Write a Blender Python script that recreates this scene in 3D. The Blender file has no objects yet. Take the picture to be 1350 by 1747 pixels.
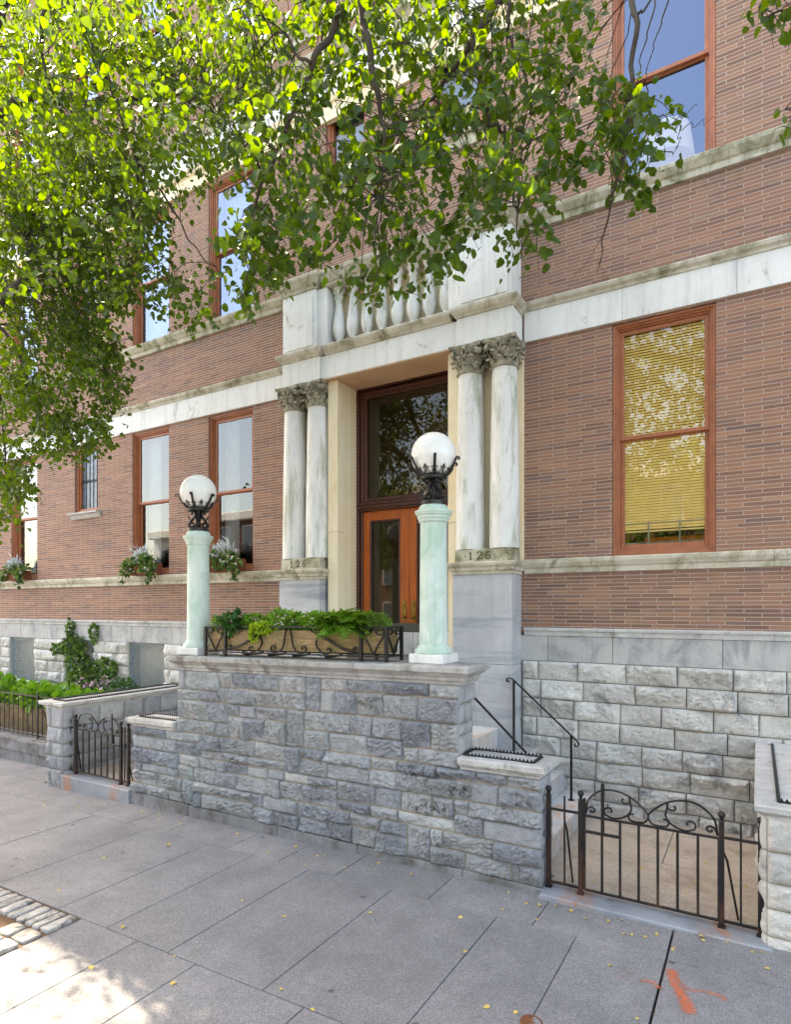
import bpy, math, random
import numpy as np
from mathutils import Vector, Matrix
R = math.radians
SC = bpy.context.scene
COL = SC.collection
rnd = random.Random(7)
rg = np.random.default_rng(11)

# ------------------------------------------------------------------ camera, sky, sun, exposure
TH = R(30.6); FPX = 1040.0; CXP = 675.0; HYP = 1037.0; CAMZ = 2.75
cam = bpy.data.cameras.new('camera'); camo = bpy.data.objects.new('camera', cam); COL.objects.link(camo)
camo.location = (0, 0, CAMZ); camo.rotation_euler = (R(90), 0, TH)
cam.sensor_fit = 'HORIZONTAL'; cam.sensor_width = 36; cam.lens = 36 * FPX / 1350
cam.shift_x = 0.0; cam.shift_y = (HYP - 873.5) / 1350
cam.clip_start = 0.05; cam.clip_end = 500
SC.camera = camo
SUNV = Vector((-1.0, 0.30, 1.25)).normalized()
sun_el = math.asin(SUNV.z); sun_az = math.atan2(SUNV.x, SUNV.y)
wd = bpy.data.worlds.new('World'); SC.world = wd; wd.use_nodes = True
wn = wd.node_tree.nodes; wl = wd.node_tree.links
sky = wn.new('ShaderNodeTexSky'); sky.sky_type = 'NISHITA'; sky.sun_disc = False
sky.sun_elevation = sun_el; sky.sun_rotation = sun_az; sky.altitude = 20; sky.air_density = 1.0; sky.dust_density = 2.5; sky.ozone_density = 1.0
wn['Background'].inputs[1].default_value = 0.15
wl.new(sky.outputs[0], wn['Background'].inputs[0])
sl = bpy.data.lights.new('sun', 'SUN'); sl.energy = 4.6; sl.angle = R(0.6); sl.color = (1, 0.94, 0.84)
so = bpy.data.objects.new('sun', sl); COL.objects.link(so)
so.rotation_euler = SUNV.to_track_quat('Z', 'Y').to_euler(); so.location = (-20, 6, 25)
SC.view_settings.view_transform = 'Standard'; SC.view_settings.look = 'None'
SC.view_settings.exposure = 2.78; SC.view_settings.gamma = 1.0
SC.view_settings.use_white_balance = True; SC.view_settings.white_balance_temperature = 8500; SC.view_settings.white_balance_tint = 10

# ------------------------------------------------------------------ helpers
def lin(c):
    return tuple((x / 255 / 12.92) if x / 255 <= 0.04045 else ((x / 255 + 0.055) / 1.055) ** 2.4 for x in c[:3]) + (1,)

class NT:
    def __init__(s, name):
        s.m = bpy.data.materials.new(name); s.m.use_nodes = True
        s.t = s.m.node_tree; s.n = s.t.nodes; s.l = s.t.links
        s.b = s.n['Principled BSDF']; s.out = s.n['Material Output']
        g = s.n.new('ShaderNodeNewGeometry'); s.pos = g.outputs['Position']; s.isl = g.outputs['Random Per Island']
        s.nrm = g.outputs['Normal']
    def set(s, sock, v):
        if hasattr(v, 'is_linked') or isinstance(v, bpy.types.NodeSocket): s.l.new(v, sock)
        elif isinstance(v, (tuple, list)) and len(v) == 3 and sock.type == 'RGBA': sock.default_value = lin(v)
        else: sock.default_value = v
    def math(s, op, a, b=None, c=None):
        n = s.n.new('ShaderNodeMath'); n.operation = op
        for i, v in enumerate((a, b, c)):
            if v is not None: s.set(n.inputs[i], v)
        return n.outputs[0]
    def vscale(s, v, sc):
        n = s.n.new('ShaderNodeVectorMath'); n.operation = 'MULTIPLY'; s.l.new(v, n.inputs[0]); n.inputs[1].default_value = sc; return n.outputs[0]
    def noise(s, scale=5, detail=4, rough=0.6, vec=None, dim=None, dist=0):
        n = s.n.new('ShaderNodeTexNoise'); n.inputs['Scale'].default_value = scale; n.inputs['Detail'].default_value = detail
        n.inputs['Roughness'].default_value = rough; n.inputs['Distortion'].default_value = dist
        s.l.new(vec if vec is not None else s.pos, n.inputs['Vector']); return n.outputs['Fac']
    def vor(s, scale, vec=None, feat='F1', out='Distance'):
        n = s.n.new('ShaderNodeTexVoronoi'); n.feature = feat; n.inputs['Scale'].default_value = scale
        s.l.new(vec if vec is not None else s.pos, n.inputs['Vector']); return n.outputs[out]
    def ramp(s, f, stops, interp='LINEAR'):
        n = s.n.new('ShaderNodeValToRGB'); e = n.color_ramp.elements; n.color_ramp.interpolation = interp
        while len(e) < len(stops): e.new(0.5)
        for x, (p, c) in zip(e, stops):
            x.position = p; x.color = lin(c) if isinstance(c, (tuple, list)) else (c, c, c, 1)
        s.l.new(f, n.inputs[0]); return n.outputs[0]
    def mix(s, f, a, b, mode='MIX'):
        n = s.n.new('ShaderNodeMix'); n.data_type = 'RGBA'; n.blend_type = mode
        s.set(n.inputs[0], f); s.set(n.inputs[6], a); s.set(n.inputs[7], b); return n.outputs[2]
    def hsv(s, col, h=None, sa=None, v=None):
        n = s.n.new('ShaderNodeHueSaturation'); s.l.new(col, n.inputs['Color'])
        for k, x in (('Hue', h), ('Saturation', sa), ('Value', v)):
            if x is not None: s.set(n.inputs[k], x)
        return n.outputs[0]
    def mr(s, v, a, b, c, d):
        n = s.n.new('ShaderNodeMapRange'); s.l.new(v, n.inputs[0])
        for i, x in enumerate((a, b, c, d)): n.inputs[i + 1].default_value = x
        return n.outputs[0]
    def bump(s, h, dist=0.01, strength=1.0):
        n = s.n.new('ShaderNodeBump'); n.inputs['Distance'].default_value = dist; n.inputs['Strength'].default_value = strength
        s.l.new(h, n.inputs['Height']); s.l.new(n.outputs[0], s.b.inputs['Normal'])
    def fin(s, col=None, rough=0.7, metal=0.0, spec=None):
        if col is not None: s.set(s.b.inputs['Base Color'], col)
        s.set(s.b.inputs['Roughness'], rough); s.b.inputs['Metallic'].default_value = metal
        if spec is not None: s.b.inputs['Specular IOR Level'].default_value = spec
        return s.m

def stone_mat(name, c1, c2, sc=1.5, streak=True, stain=None, samt=0.5, sscale=1.3, isl=0.0, bump=0.004, bs=60, rough=0.75, fine=0.12, stainz=None, svec=(2.2, 2.2, 1.6), sdist=0.6):
    t = NT(name)
    f = t.noise(sc, 6, 0.65)
    col = t.ramp(f, [(0.3, c1), (0.7, c2)])
    if streak:
        v = t.vscale(t.pos, (7, 7, 0.6)); f2 = t.noise(1.0, 5, 0.7, v)
        col = t.mix(t.mr(f2, 0.5, 0.75, 0, 0.4), col, tuple(int(x * 0.72) for x in c1))
    fn = t.noise(bs * 2.2, 3, 0.7)
    col = t.hsv(col, v=t.mr(fn, 0.3, 0.7, 1 - fine, 1 + fine))
    if isl: col = t.hsv(col, v=t.mr(t.isl, 0, 1, 1 - isl, 1 + isl))
    if name == 'verdigris_copper': col = t.mix(t.mr(t.noise(5.5, 5, .7, t.vscale(t.pos, (1, 1, .7))), .66, .69, 0, .6), col, (206, 196, 150)); col = t.mix(t.mr(t.noise(1, 6, .75, t.vscale(t.pos, (16, 16, .9))), .52, .72, 0, .4), col, (150, 176, 160))
    if stain:
        f3 = t.noise(sscale, 8, 0.72, t.vscale(t.pos, svec), dist=sdist)
        m = t.mr(f3, 0.62 - samt * 0.25, 0.72 - samt * 0.12, 0, 0.9)
        if stainz:
            sep = t.n.new('ShaderNodeSeparateXYZ'); t.l.new(t.pos, sep.inputs[0])
            m = t.math('MULTIPLY', m, t.mr(sep.outputs[2], stainz[0], stainz[1], 0, 1))
        col = t.mix(m, col, stain)
    t.bump(t.noise(bs, 5, 0.7), bump)
    return t.fin(col, rough)

def simple(name, c, rough=0.5, metal=0.0, var=0.08, vs=8, bump=0, bs=40, isl=0, spec=None):
    t = NT(name)
    col = t.ramp(t.noise(vs, 5, 0.65), [(0.3, tuple(x * (1 - var) for x in c)), (0.7, tuple(min(255, x * (1 + var)) for x in c))])
    if isl: col = t.hsv(col, v=t.mr(t.isl, 0, 1, 1 - isl, 1 + isl))
    if bump: t.bump(t.noise(bs, 4, 0.6), bump)
    return t.fin(col, rough, metal, spec)

class MB:
    """collects geometry; build() links it as one mesh object"""
    def __init__(s): s.v = []; s.f = []; s.n = 0
    def add(s, v, f):
        v = np.asarray(v, float).reshape(-1, 3); o = s.n
        s.v.append(v); s.f.extend([tuple(i + o for i in q) for q in f]); s.n += len(v); return s
    def box(s, x0, x1, y0, y1, z0, z1, bev=0.0):
        if bev <= 0:
            v = [(x, y, z) for x in (x0, x1) for y in (y0, y1) for z in (z0, z1)]
            return s.add(v, [(0, 1, 3, 2), (4, 6, 7, 5), (0, 4, 5, 1), (2, 3, 7, 6), (0, 2, 6, 4), (1, 5, 7, 3)])
        b = min(bev, (x1 - x0) / 2.01, (y1 - y0) / 2.01, (z1 - z0) / 2.01)
        v = []; idx = {}
        for ix, x in enumerate((x0, x1)):
            for iy, y in enumerate((y0, y1)):
                for iz, z in enumerate((z0, z1)):
                    sx, sy, sz = (1 - 2 * ix) * b, (1 - 2 * iy) * b, (1 - 2 * iz) * b
                    idx[ix, iy, iz, 0] = len(v); v.append((x, y + sy, z + sz))
                    idx[ix, iy, iz, 1] = len(v); v.append((x + sx, y, z + sz))
                    idx[ix, iy, iz, 2] = len(v); v.append((x + sx, y + sy, z))
        f = []
        I = idx
        f += [(I[0,0,0,0], I[0,0,1,0], I[0,1,1,0], I[0,1,0,0]), (I[1,0,0,0], I[1,1,0,0], I[1,1,1,0], I[1,0,1,0])]
        f += [(I[0,0,0,1], I[1,0,0,1], I[1,0,1,1], I[0,0,1,1]), (I[0,1,0,1], I[0,1,1,1], I[1,1,1,1], I[1,1,0,1])]
        f += [(I[0,0,0,2], I[0,1,0,2], I[1,1,0,2], I[1,0,0,2]), (I[0,0,1,2], I[1,0,1,2], I[1,1,1,2], I[0,1,1,2])]
        for a in (0, 1):
            for c in (0, 1):
                f.append((I[a,c,0,0], I[a,c,1,0], I[a,c,1,1], I[a,c,0,1]))
                f.append((I[a,0,c,0], I[a,1,c,0], I[a,1,c,2], I[a,0,c,2]))
                f.append((I[0,a,c,1], I[1,a,c,1], I[1,a,c,2], I[0,a,c,2]))
        for a in (0, 1):
            for c in (0, 1):
                for d in (0, 1): f.append((I[a,c,d,0], I[a,c,d,1], I[a,c,d,2]))
        return s.add(v, f)
    def lathe(s, prof, c, n=32, mod=None, a0=0.0):
        v = []
        for r, z in prof:
            for i in range(n):
                a = a0 + 2 * math.pi * i / n; rr = r if mod is None else mod(r, z, a)
                v.append((c[0] + rr * math.cos(a), c[1] + rr * math.sin(a), c[2] + z))
        f = [(j * n + i, j * n + (i + 1) % n, (j + 1) * n + (i + 1) % n, (j + 1) * n + i) for j in range(len(prof) - 1) for i in range(n)]
        f.append(tuple(range(n))[::-1]); f.append(tuple((len(prof) - 1) * n + i for i in range(n)))
        return s.add(v, f)
    def tube(s, pts, r, n=6, cap=True):
        P = [Vector(p) for p in pts]; k = len(P)
        rr = r if isinstance(r, (list, tuple)) else [r] * k
        v = []; up = None
        for i in range(k):
            d = (P[min(i + 1, k - 1)] - P[max(i - 1, 0)])
            d = d.normalized() if d.length > 1e-9 else Vector((0, 0, 1))
            if up is None:
                up = Vector((0, 0, 1)) if abs(d.z) < 0.9 else Vector((0, 1, 0))
            a = d.cross(up); a = a.normalized() if a.length > 1e-6 else d.orthogonal().normalized()
            b = a.cross(d).normalized(); up = b
            for j in range(n):
                t = 2 * math.pi * (j + 0.5) / n
                q = P[i] + (a * math.cos(t) + b * math.sin(t)) * rr[i]; v.append(tuple(q))
        f = [(i * n + j, i * n + (j + 1) % n, (i + 1) * n + (j + 1) % n, (i + 1) * n + j) for i in range(k - 1) for j in range(n)]
        if cap: f.append(tuple(range(n))[::-1]); f.append(tuple((k - 1) * n + j for j in range(n)))
        return s.add(v, f)
    def band(s, pts, w, th, side):
        """flat bar swept along pts; w is measured along side, th across it"""
        P = [Vector(p) for p in pts]; k = len(P); side = Vector(side).normalized(); v = []
        for i in range(k):
            d = (P[min(i + 1, k - 1)] - P[max(i - 1, 0)]).normalized()
            b = d.cross(side).normalized()
            for a, c in ((-1, -1), (1, -1), (1, 1), (-1, 1)): v.append(tuple(P[i] + side * (a * w / 2) + b * (c * th / 2)))
        f = [(i * 4 + j, i * 4 + (j + 1) % 4, i * 4 + 4 + (j + 1) % 4, i * 4 + 4 + j) for i in range(k - 1) for j in range(4)]
        f += [(3, 2, 1, 0), tuple((k - 1) * 4 + j for j in range(4))]
        return s.add(v, f)
    def sphere(s, c, r, n=20, m=12):
        prof = [(max(1e-4, r * math.sin(math.pi * j / m)), -r * math.cos(math.pi * j / m)) for j in range(m + 1)]
        return s.lathe(prof, c, n)
    def extr_x(s, prof, x0, x1):
        """profile of (y, z) swept along X"""
        k = len(prof); v = [(x0, y, z) for y, z in prof] + [(x1, y, z) for y, z in prof]
        f = [(i, (i + 1) % k, k + (i + 1) % k, k + i) for i in range(k)] + [tuple(range(k))[::-1], tuple(range(k, 2 * k))]
        return s.add(v, f)
    def extr_y(s, prof, y0, y1):
        k = len(prof); v = [(x, y0, z) for x, z in prof] + [(x, y1, z) for x, z in prof]
        f = [(i, (i + 1) % k, k + (i + 1) % k, k + i) for i in range(k)] + [tuple(range(k))[::-1], tuple(range(k, 2 * k))]
        return s.add(v, f)
    def mold(s, x0, x1, y0, y1, prof, ends=(1, 1, 1), z=0.0, steps=1, wob=0.0):
        """moulding round the top of a block: prof = [(out, z)...]; ends = left, right, back offset multipliers"""
        v = []; f = []; k = len(prof)
        nx = max(1, steps)
        ring = []
        for o, zz in prof:
            xa, xb = x0 - o * ends[0], x1 + o * ends[1]; ya, yb = y0 - o, y1 + o * ends[2]
            fr = [(xa + (xb - xa) * i / nx, ya) for i in range(nx + 1)]
            rr = fr + [(xb, yb), (xa, yb)]
            for (x, y) in rr: v.append((x + (rnd.uniform(-wob, wob)), y + rnd.uniform(-wob, wob), z + zz + rnd.uniform(-wob, wob)))
        n = nx + 3
        for j in range(k - 1):
            for i in range(n): f.append((j * n + i, j * n + (i + 1) % n, (j + 1) * n + (i + 1) % n, (j + 1) * n + i))
        f.append(tuple(range(n))[::-1]); f.append(tuple((k - 1) * n + i for i in range(n)))
        return s.add(v, f)
    def arrays(s): return (np.concatenate(s.v) if s.v else np.zeros((0, 3)))
    def build(s, name, m, parent=None, smooth=False, shear=None, fix=True, auto=None):
        V = s.arrays()
        if shear is not None: V = shear(V)
        me = bpy.data.meshes.new(name); me.from_pydata([tuple(p) for p in V.tolist()], [], s.f)
        if fix:
            import bmesh
            b = bmesh.new(); b.from_mesh(me); bmesh.ops.recalc_face_normals(b, faces=b.faces); b.to_mesh(me); b.free()
        me.materials.append(m)
        if smooth: me.polygons.foreach_set('use_smooth', [True] * len(me.polygons))
        if auto is not None:
            me.polygons.foreach_set('use_smooth', [True] * len(me.polygons)); me.set_sharp_from_angle(angle=R(auto))
        o = bpy.data.objects.new(name, me); COL.objects.link(o)
        if parent is not None: o.parent = parent; o.matrix_parent_inverse = Matrix.Translation(-parent.matrix_basis.translation if parent.parent is None else -(parent.matrix_basis.translation + parent.parent.matrix_basis.translation)) if False else Matrix.Identity(4)
        return o

def tag(o, label=None, cat=None, group=None, kind=None):
    if label: o['label'] = label
    if cat: o['category'] = cat
    if group: o['group'] = group
    if kind: o['kind'] = kind
    return o
def thing(name, label, cat, group=None, loc=(0, 0, 0)):
    o = bpy.data.objects.new(name, None); COL.objects.link(o); o.location = loc
    o.empty_display_size = 0.2
    return tag(o, label, cat, group)
def copy_tree(o, parent=None):
    c = o.copy(); COL.objects.link(c)
    if parent is not None: c.parent = parent
    for ch in list(o.children): copy_tree(ch, c)
    return c

def fastmesh(name, V, F4, m, parent=None, smooth=False, F3=None):
    """V (n,3), F4 (k,4) arrays"""
    me = bpy.data.meshes.new(name)
    nf4 = len(F4) if F4 is not None else 0; nf3 = len(F3) if F3 is not None else 0
    me.vertices.add(len(V)); me.vertices.foreach_set('co', np.asarray(V, np.float32).ravel())
    loops = []; starts = []; tot = []
    if nf4: loops.append(np.asarray(F4).ravel()); tot += [4] * nf4
    if nf3: loops.append(np.asarray(F3).ravel()); tot += [3] * nf3
    L = np.concatenate(loops).astype(np.int32); tot = np.array(tot, np.int32)
    st = np.concatenate([[0], np.cumsum(tot)[:-1]]).astype(np.int32)
    me.loops.add(len(L)); me.loops.foreach_set('vertex_index', L)
    me.polygons.add(len(tot)); me.polygons.foreach_set('loop_start', st)
    if smooth: me.polygons.foreach_set('use_smooth', np.ones(len(tot), bool))
    me.update(calc_edges=True); me.validate()
    me.materials.append(m)
    o = bpy.data.objects.new(name, me); COL.objects.link(o)
    if parent is not None: o.parent = parent
    return o

def spiral(c, r0, r1, a0, a1, n=18):
    """2-D spiral points"""
    return [(c[0] + (r0 + (r1 - r0) * i / (n - 1)) * math.cos(a0 + (a1 - a0) * i / (n - 1)),
             c[1] + (r0 + (r1 - r0) * i / (n - 1)) * math.sin(a0 + (a1 - a0) * i / (n - 1))) for i in range(n)]
def smooth2(pts, n=6):
    """Catmull-Rom through points of any dimension"""
    P = [np.array(p, float) for p in pts]; P = [2 * P[0] - P[1]] + P + [2 * P[-1] - P[-2]]; out = []
    for i in range(1, len(P) - 2):
        for j in range(n):
            t = j / n; a, b, c, d = P[i - 1], P[i], P[i + 1], P[i + 2]
            out.append(tuple(0.5 * ((2 * b) + (-a + c) * t + (2 * a - 5 * b + 4 * c - d) * t * t + (-a + 3 * b - 3 * c + d) * t ** 3)))
    out.append(tuple(P[-2])); return out

YF = 8.4           # facade plane
def groundz(x): return 0.02 * (x + 1.76)
def shear_stoop(V):
    V = V.copy(); V[:, 2] += 0.014 * (V[:, 0] + 1.76) * np.clip(V[:, 2] / 1.2, 0, 1); return V
def shear_ground(V):
    V = V.copy(); V[:, 2] += 0.02 * (V[:, 0] + 1.76); return V

# ------------------------------------------------------------------ materials
def brick_mat():
    t = NT('roman_brick')
    sep = t.n.new('ShaderNodeSeparateXYZ'); t.l.new(t.pos, sep.inputs[0])
    sn = t.n.new('ShaderNodeSeparateXYZ'); t.l.new(t.nrm, sn.inputs[0])
    wob = t.math('MULTIPLY', t.math('SUBTRACT', t.noise(3.0, 2), 0.5), 0.006)
    z = t.math('ADD', sep.outputs[2], wob); x = t.math('ADD', sep.outputs[0], sep.outputs[1])
    H, W = 0.0489, 0.385
    zr = t.math('DIVIDE', z, H); row = t.math('FLOOR', zr); fz = t.math('SUBTRACT', zr, row)
    def wn1(a, b=None):
        n = t.n.new('ShaderNodeTexWhiteNoise'); n.noise_dimensions = '2D'
        cmb = t.n.new('ShaderNodeCombineXYZ'); t.set(cmb.inputs[0], a); t.set(cmb.inputs[1], b if b is not None else 0.0)
        t.l.new(cmb.outputs[0], n.inputs['Vector']); return n.outputs['Value']
    par = t.math('MULTIPLY', t.math('MODULO', t.math('ABSOLUTE', row), 2.0), 0.5)
    hdr = t.math('GREATER_THAN', wn1(row, 3.3), 0.86)       # some courses of short bricks
    jit = t.math('MULTIPLY', t.math('SUBTRACT', wn1(row, 7.1), 0.5), 0.05)
    xs = t.math('ADD', t.math('ADD', t.math('DIVIDE', x, W), par), jit)
    xs = t.math('MULTIPLY', xs, t.math('ADD', 1.0, t.math('MULTIPLY', hdr, 0.5)))
    cl = t.math('FLOOR', xs); fx = t.math('SUBTRACT', xs, cl)
    jw = 0.012
    mx = t.math('MINIMUM', fx, t.math('SUBTRACT', 1.0, fx)); mz = t.math('MINIMUM', fz, t.math('SUBTRACT', 1.0, fz))
    nz = t.math('MULTIPLY', t.math('SUBTRACT', t.noise(70, 3), 0.5), 0.03)
    mxs = t.mr(t.math('ADD', mx, t.math('MULTIPLY', nz, 0.12)), 0.010, 0.015, 0, 1)
    mzs = t.mr(t.math('ADD', mz, nz), 0.075, 0.115, 0, 1)
    mask = t.math('MINIMUM', mxs, mzs)
    rid = wn1(cl, row); rid2 = wn1(t.math('ADD', cl, 31.7), row)
    base = t.ramp(rid, [(0.0, (116, 84, 70)), (0.06, (124, 86, 70)), (0.3, (138, 96, 76)), (0.46, (146, 103, 80)), (0.62, (148, 100, 74)), (0.76, (128, 94, 80)), (0.88, (154, 109, 80)), (0.97, (112, 86, 80)), (1.0, (160, 120, 94))])
    base = t.hsv(base, v=t.mr(t.noise(0.7, 5, 0.6), 0.25, 0.75, 0.86, 1.12))
    base = t.hsv(base, v=t.mr(rid2, 0, 1, 0.93, 1.07))
    grain = t.noise(130, 3, 0.8); base = t.hsv(base, v=t.mr(grain, 0.25, 0.75, 0.8, 1.2))
    # efflorescence and soot runs under the courses
    run = t.noise(1.0, 6, 0.7, t.vscale(t.pos, (5, 5, 0.5)))
    base = t.mix(t.mr(run, 0.56, 0.8, 0, 0.35), base, (150, 130, 120))
    base = t.mix(t.mr(t.noise(1.0, 6, 0.7, t.vscale(t.pos, (3.1, 3.1, 0.8))), 0.6, 0.8, 0, 0.4), base, (88, 66, 60))
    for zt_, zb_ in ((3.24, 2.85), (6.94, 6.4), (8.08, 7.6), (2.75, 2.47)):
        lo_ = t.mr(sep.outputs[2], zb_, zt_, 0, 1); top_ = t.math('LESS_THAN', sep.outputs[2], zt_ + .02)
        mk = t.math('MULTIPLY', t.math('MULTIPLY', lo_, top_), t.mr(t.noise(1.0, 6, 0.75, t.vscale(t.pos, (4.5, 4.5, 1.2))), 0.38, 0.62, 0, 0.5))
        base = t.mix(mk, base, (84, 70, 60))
    spots = t.mr(t.vor(5.2), 0.03, 0.045, 1, 0); base = t.mix(t.math('MULTIPLY', spots, 0.7), base, (50, 38, 36))
    base = t.hsv(base, sa=.93, v=1.1)
    col = t.mix(mask, (180, 160, 147), base)
    base_ = None; t.bump(t.math('ADD', mask, t.math('MULTIPLY', grain, 0.35)), 0.005)
    return t.fin(col, 0.85)
M = {}
M['brick'] = brick_mat()
M['marble'] = stone_mat('white_marble', (212, 211, 207), (234, 233, 230), 1.2, True, (140, 138, 122), 0.15, 1.0, bump=0.002)
M['marble_moss'] = stone_mat('weathered_marble', (176, 168, 148), (204, 198, 182), 2.0, True, (96, 98, 58), 0.62, 1.5, bump=0.004, rough=0.85)
M['sill'] = stone_mat('mossy_sill_stone', (184, 176, 158), (212, 206, 192), 2.5, True, (112, 108, 72), 0.55, 1.2, bump=0.005, rough=0.9)
M['column'] = stone_mat('column_marble', (214, 213, 210), (234, 233, 231), 1.4, False, (160, 164, 140), 0.5, 1.1, bump=0.002, svec=(5, 5, .9), sdist=.25)
M['capital'] = stone_mat('stained_capital_stone', (128, 122, 104), (186, 180, 162), 9, False, (84, 82, 58), 0.5, 5, bump=0.012, bs=30, rough=0.95)
M['cream'] = stone_mat('cream_stone', (232, 212, 176), (240, 228, 202), 0.9, False, (218, 182, 128), 0.4, 0.5, bump=0.002, svec=(3, 3, .5), sdist=.2)
M['soffit'] = stone_mat('soffit_stone', (190, 152, 118), (208, 172, 138), 1.5, False, bump=0.002)
M['blue_marble'] = stone_mat('blue_grey_marble', (166, 168, 173), (196, 197, 200), 1.1, True, (136, 140, 152), 0.5, 0.8, bump=0.001, rough=0.5, svec=(.5, .5, 5), sdist=.5)
M['band_grey'] = stone_mat('grey_smooth_stone', (160, 160, 160), (190, 188, 184), 1.3, True, (124, 126, 132), 0.5, 0.8, bump=0.002, isl=0.07)
M['rock_light'] = stone_mat('rock_faced_pale_stone', (188, 185, 179), (220, 216, 209), 3, False, (124, 126, 130), 0.3, 1.7, isl=0.12, bump=0.025, bs=30, fine=0.12)
def rock_dark():
    t = NT('rock_faced_blue_stone')
    c = t.ramp(t.isl, [(0, (150, 153, 162)), (0.2, (170, 172, 179)), (0.5, (188, 189, 192)), (0.72, (176, 177, 178)), (0.86, (206, 206, 206)), (1, (166, 170, 180))])
    c = t.hsv(c, v=t.mr(t.noise(5, 7, 0.75, dist=.6), 0.28, 0.72, 0.74, 1.2))
    v = t.noise(1.0, 6, 0.75, t.vscale(t.pos, (14, 14, 2.2)), dist=1.0)
    c = t.mix(t.mr(v, 0.55, 0.7, 0, 0.45), c, (96, 92, 88))
    c = t.mix(t.mr(t.noise(2.3, 5, 0.7, dist=0.5), 0.6, 0.72, 0, 0.5), c, (178, 176, 170))
    bl = t.math('MULTIPLY', t.mr(t.noise(6.5, 8, 0.8, dist=0.3), 0.62, 0.66, 0, 1), t.mr(t.noise(1.1, 1), 0.56, 0.62, 0, 1))
    c = t.mix(t.math('MULTIPLY', bl, 0.85), c, (38, 38, 36))
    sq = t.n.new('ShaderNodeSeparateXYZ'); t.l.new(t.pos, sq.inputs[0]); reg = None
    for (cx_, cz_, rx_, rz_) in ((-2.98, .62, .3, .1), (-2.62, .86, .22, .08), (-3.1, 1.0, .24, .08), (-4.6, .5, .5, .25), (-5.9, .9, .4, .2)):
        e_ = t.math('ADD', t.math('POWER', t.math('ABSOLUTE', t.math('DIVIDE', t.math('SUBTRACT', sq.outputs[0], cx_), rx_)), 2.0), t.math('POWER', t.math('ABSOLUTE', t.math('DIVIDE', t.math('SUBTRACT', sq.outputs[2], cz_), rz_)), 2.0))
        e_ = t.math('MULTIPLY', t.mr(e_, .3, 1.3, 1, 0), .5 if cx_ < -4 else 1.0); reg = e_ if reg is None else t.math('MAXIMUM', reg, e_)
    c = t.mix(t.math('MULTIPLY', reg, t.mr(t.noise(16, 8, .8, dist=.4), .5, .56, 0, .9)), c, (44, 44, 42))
    sepp = t.n.new('ShaderNodeSeparateXYZ'); t.l.new(t.pos, sepp.inputs[0])
    gx = t.math('MULTIPLY', t.mr(sepp.outputs[0], -7.6, -7.0, 0, 1), t.mr(sepp.outputs[0], -6.6, -5.9, 1, 0))
    cop = t.math('MULTIPLY', gx, t.mr(t.noise(3.3, 5, 0.6, t.vscale(t.pos, (2.2, 2.2, 0.8))), 0.48, 0.68, 0, 0.35))
    c = t.mix(cop, c, (142, 178, 162))                       # copper run-off below the left column
    c = t.hsv(c, v=t.mr(t.noise(160, 3, 0.8), 0.3, 0.7, 0.88, 1.1))
    dz = t.math('MULTIPLY', t.mr(sepp.outputs[2], .5, -.05, 0, 1), t.mr(t.noise(2.6, 6, .75, dist=.5), .4, .62, 0, .6))
    c = t.mix(dz, c, (78, 76, 74))
    t.bump(t.noise(30, 8, 0.82), 0.034)
    return t.fin(c, 0.82)
M['rock_dark'] = rock_dark()
M['mortar'] = simple('sandy_mortar', (158, 144, 120), 0.95, var=0.14, vs=14, bump=0.003, bs=90)
M['mortar_dark'] = simple('grey_joint', (118, 116, 114), 0.95, var=0.1, vs=10)
M['coping'] = stone_mat('coping_stone', (168, 166, 164), (204, 203, 200), 2.5, False, (120, 116, 106), 0.35, 1.6, bump=0.012, bs=28, rough=0.85)
M['coping_dark'] = stone_mat('weathered_coping', (150, 148, 146), (186, 184, 181), 2.2, True, (108, 102, 96), 0.5, 1.4, bump=0.01, bs=30, rough=0.85)
M['plinth'] = stone_mat('dark_plinth_stone', (104, 104, 106), (140, 140, 142), 2.2, True, (84, 78, 72), 0.6, 1.4, bump=0.006, bs=40, rough=0.9)
M['copper'] = stone_mat('verdigris_copper', (192, 210, 201), (214, 223, 218), 1.6, True, (162, 192, 174), 0.55, 1.2, bump=0.0015, rough=0.6, fine=0.04)
M['iron'] = simple('black_iron', (15, 15, 17), 0.42, 0.0, var=0.2, vs=30, bump=0.001, bs=120)
def rusty():
    t = NT('rusty_black_iron')
    sep = t.n.new('ShaderNodeSeparateXYZ'); t.l.new(t.pos, sep.inputs[0])
    m = t.math('MULTIPLY', t.mr(t.noise(9, 6, 0.7, t.vscale(t.pos, (1, 1, 0.5))), 0.5, 0.62, 0, 1), t.mr(sep.outputs[2], 0.05, 0.8, 1.0, 0.25))
    t.bump(t.noise(120, 3), 0.001)
    return t.fin(t.mix(m, (15, 15, 17), (74, 44, 30)), 0.45)
M['iron_rust'] = rusty()
M['wood_frame'] = simple('painted_wood_frame', (160, 96, 64), 0.45, var=0.08, vs=6, bump=0.001, bs=30)
M['wood_dark'] = simple('dark_door_frame', (72, 34, 22), 0.4, var=0.15, vs=5)
def doorwood():
    t = NT('varnished_door_wood')
    v = t.vscale(t.pos, (26, 26, 1.6)); f = t.noise(1, 6, 0.65, v, dist=0.8)
    c = t.ramp(f, [(0.25, (128, 52, 14)), (0.5, (176, 84, 26)), (0.75, (196, 104, 40))])
    return t.fin(c, 0.28)
M['door_wood'] = doorwood()
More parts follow.
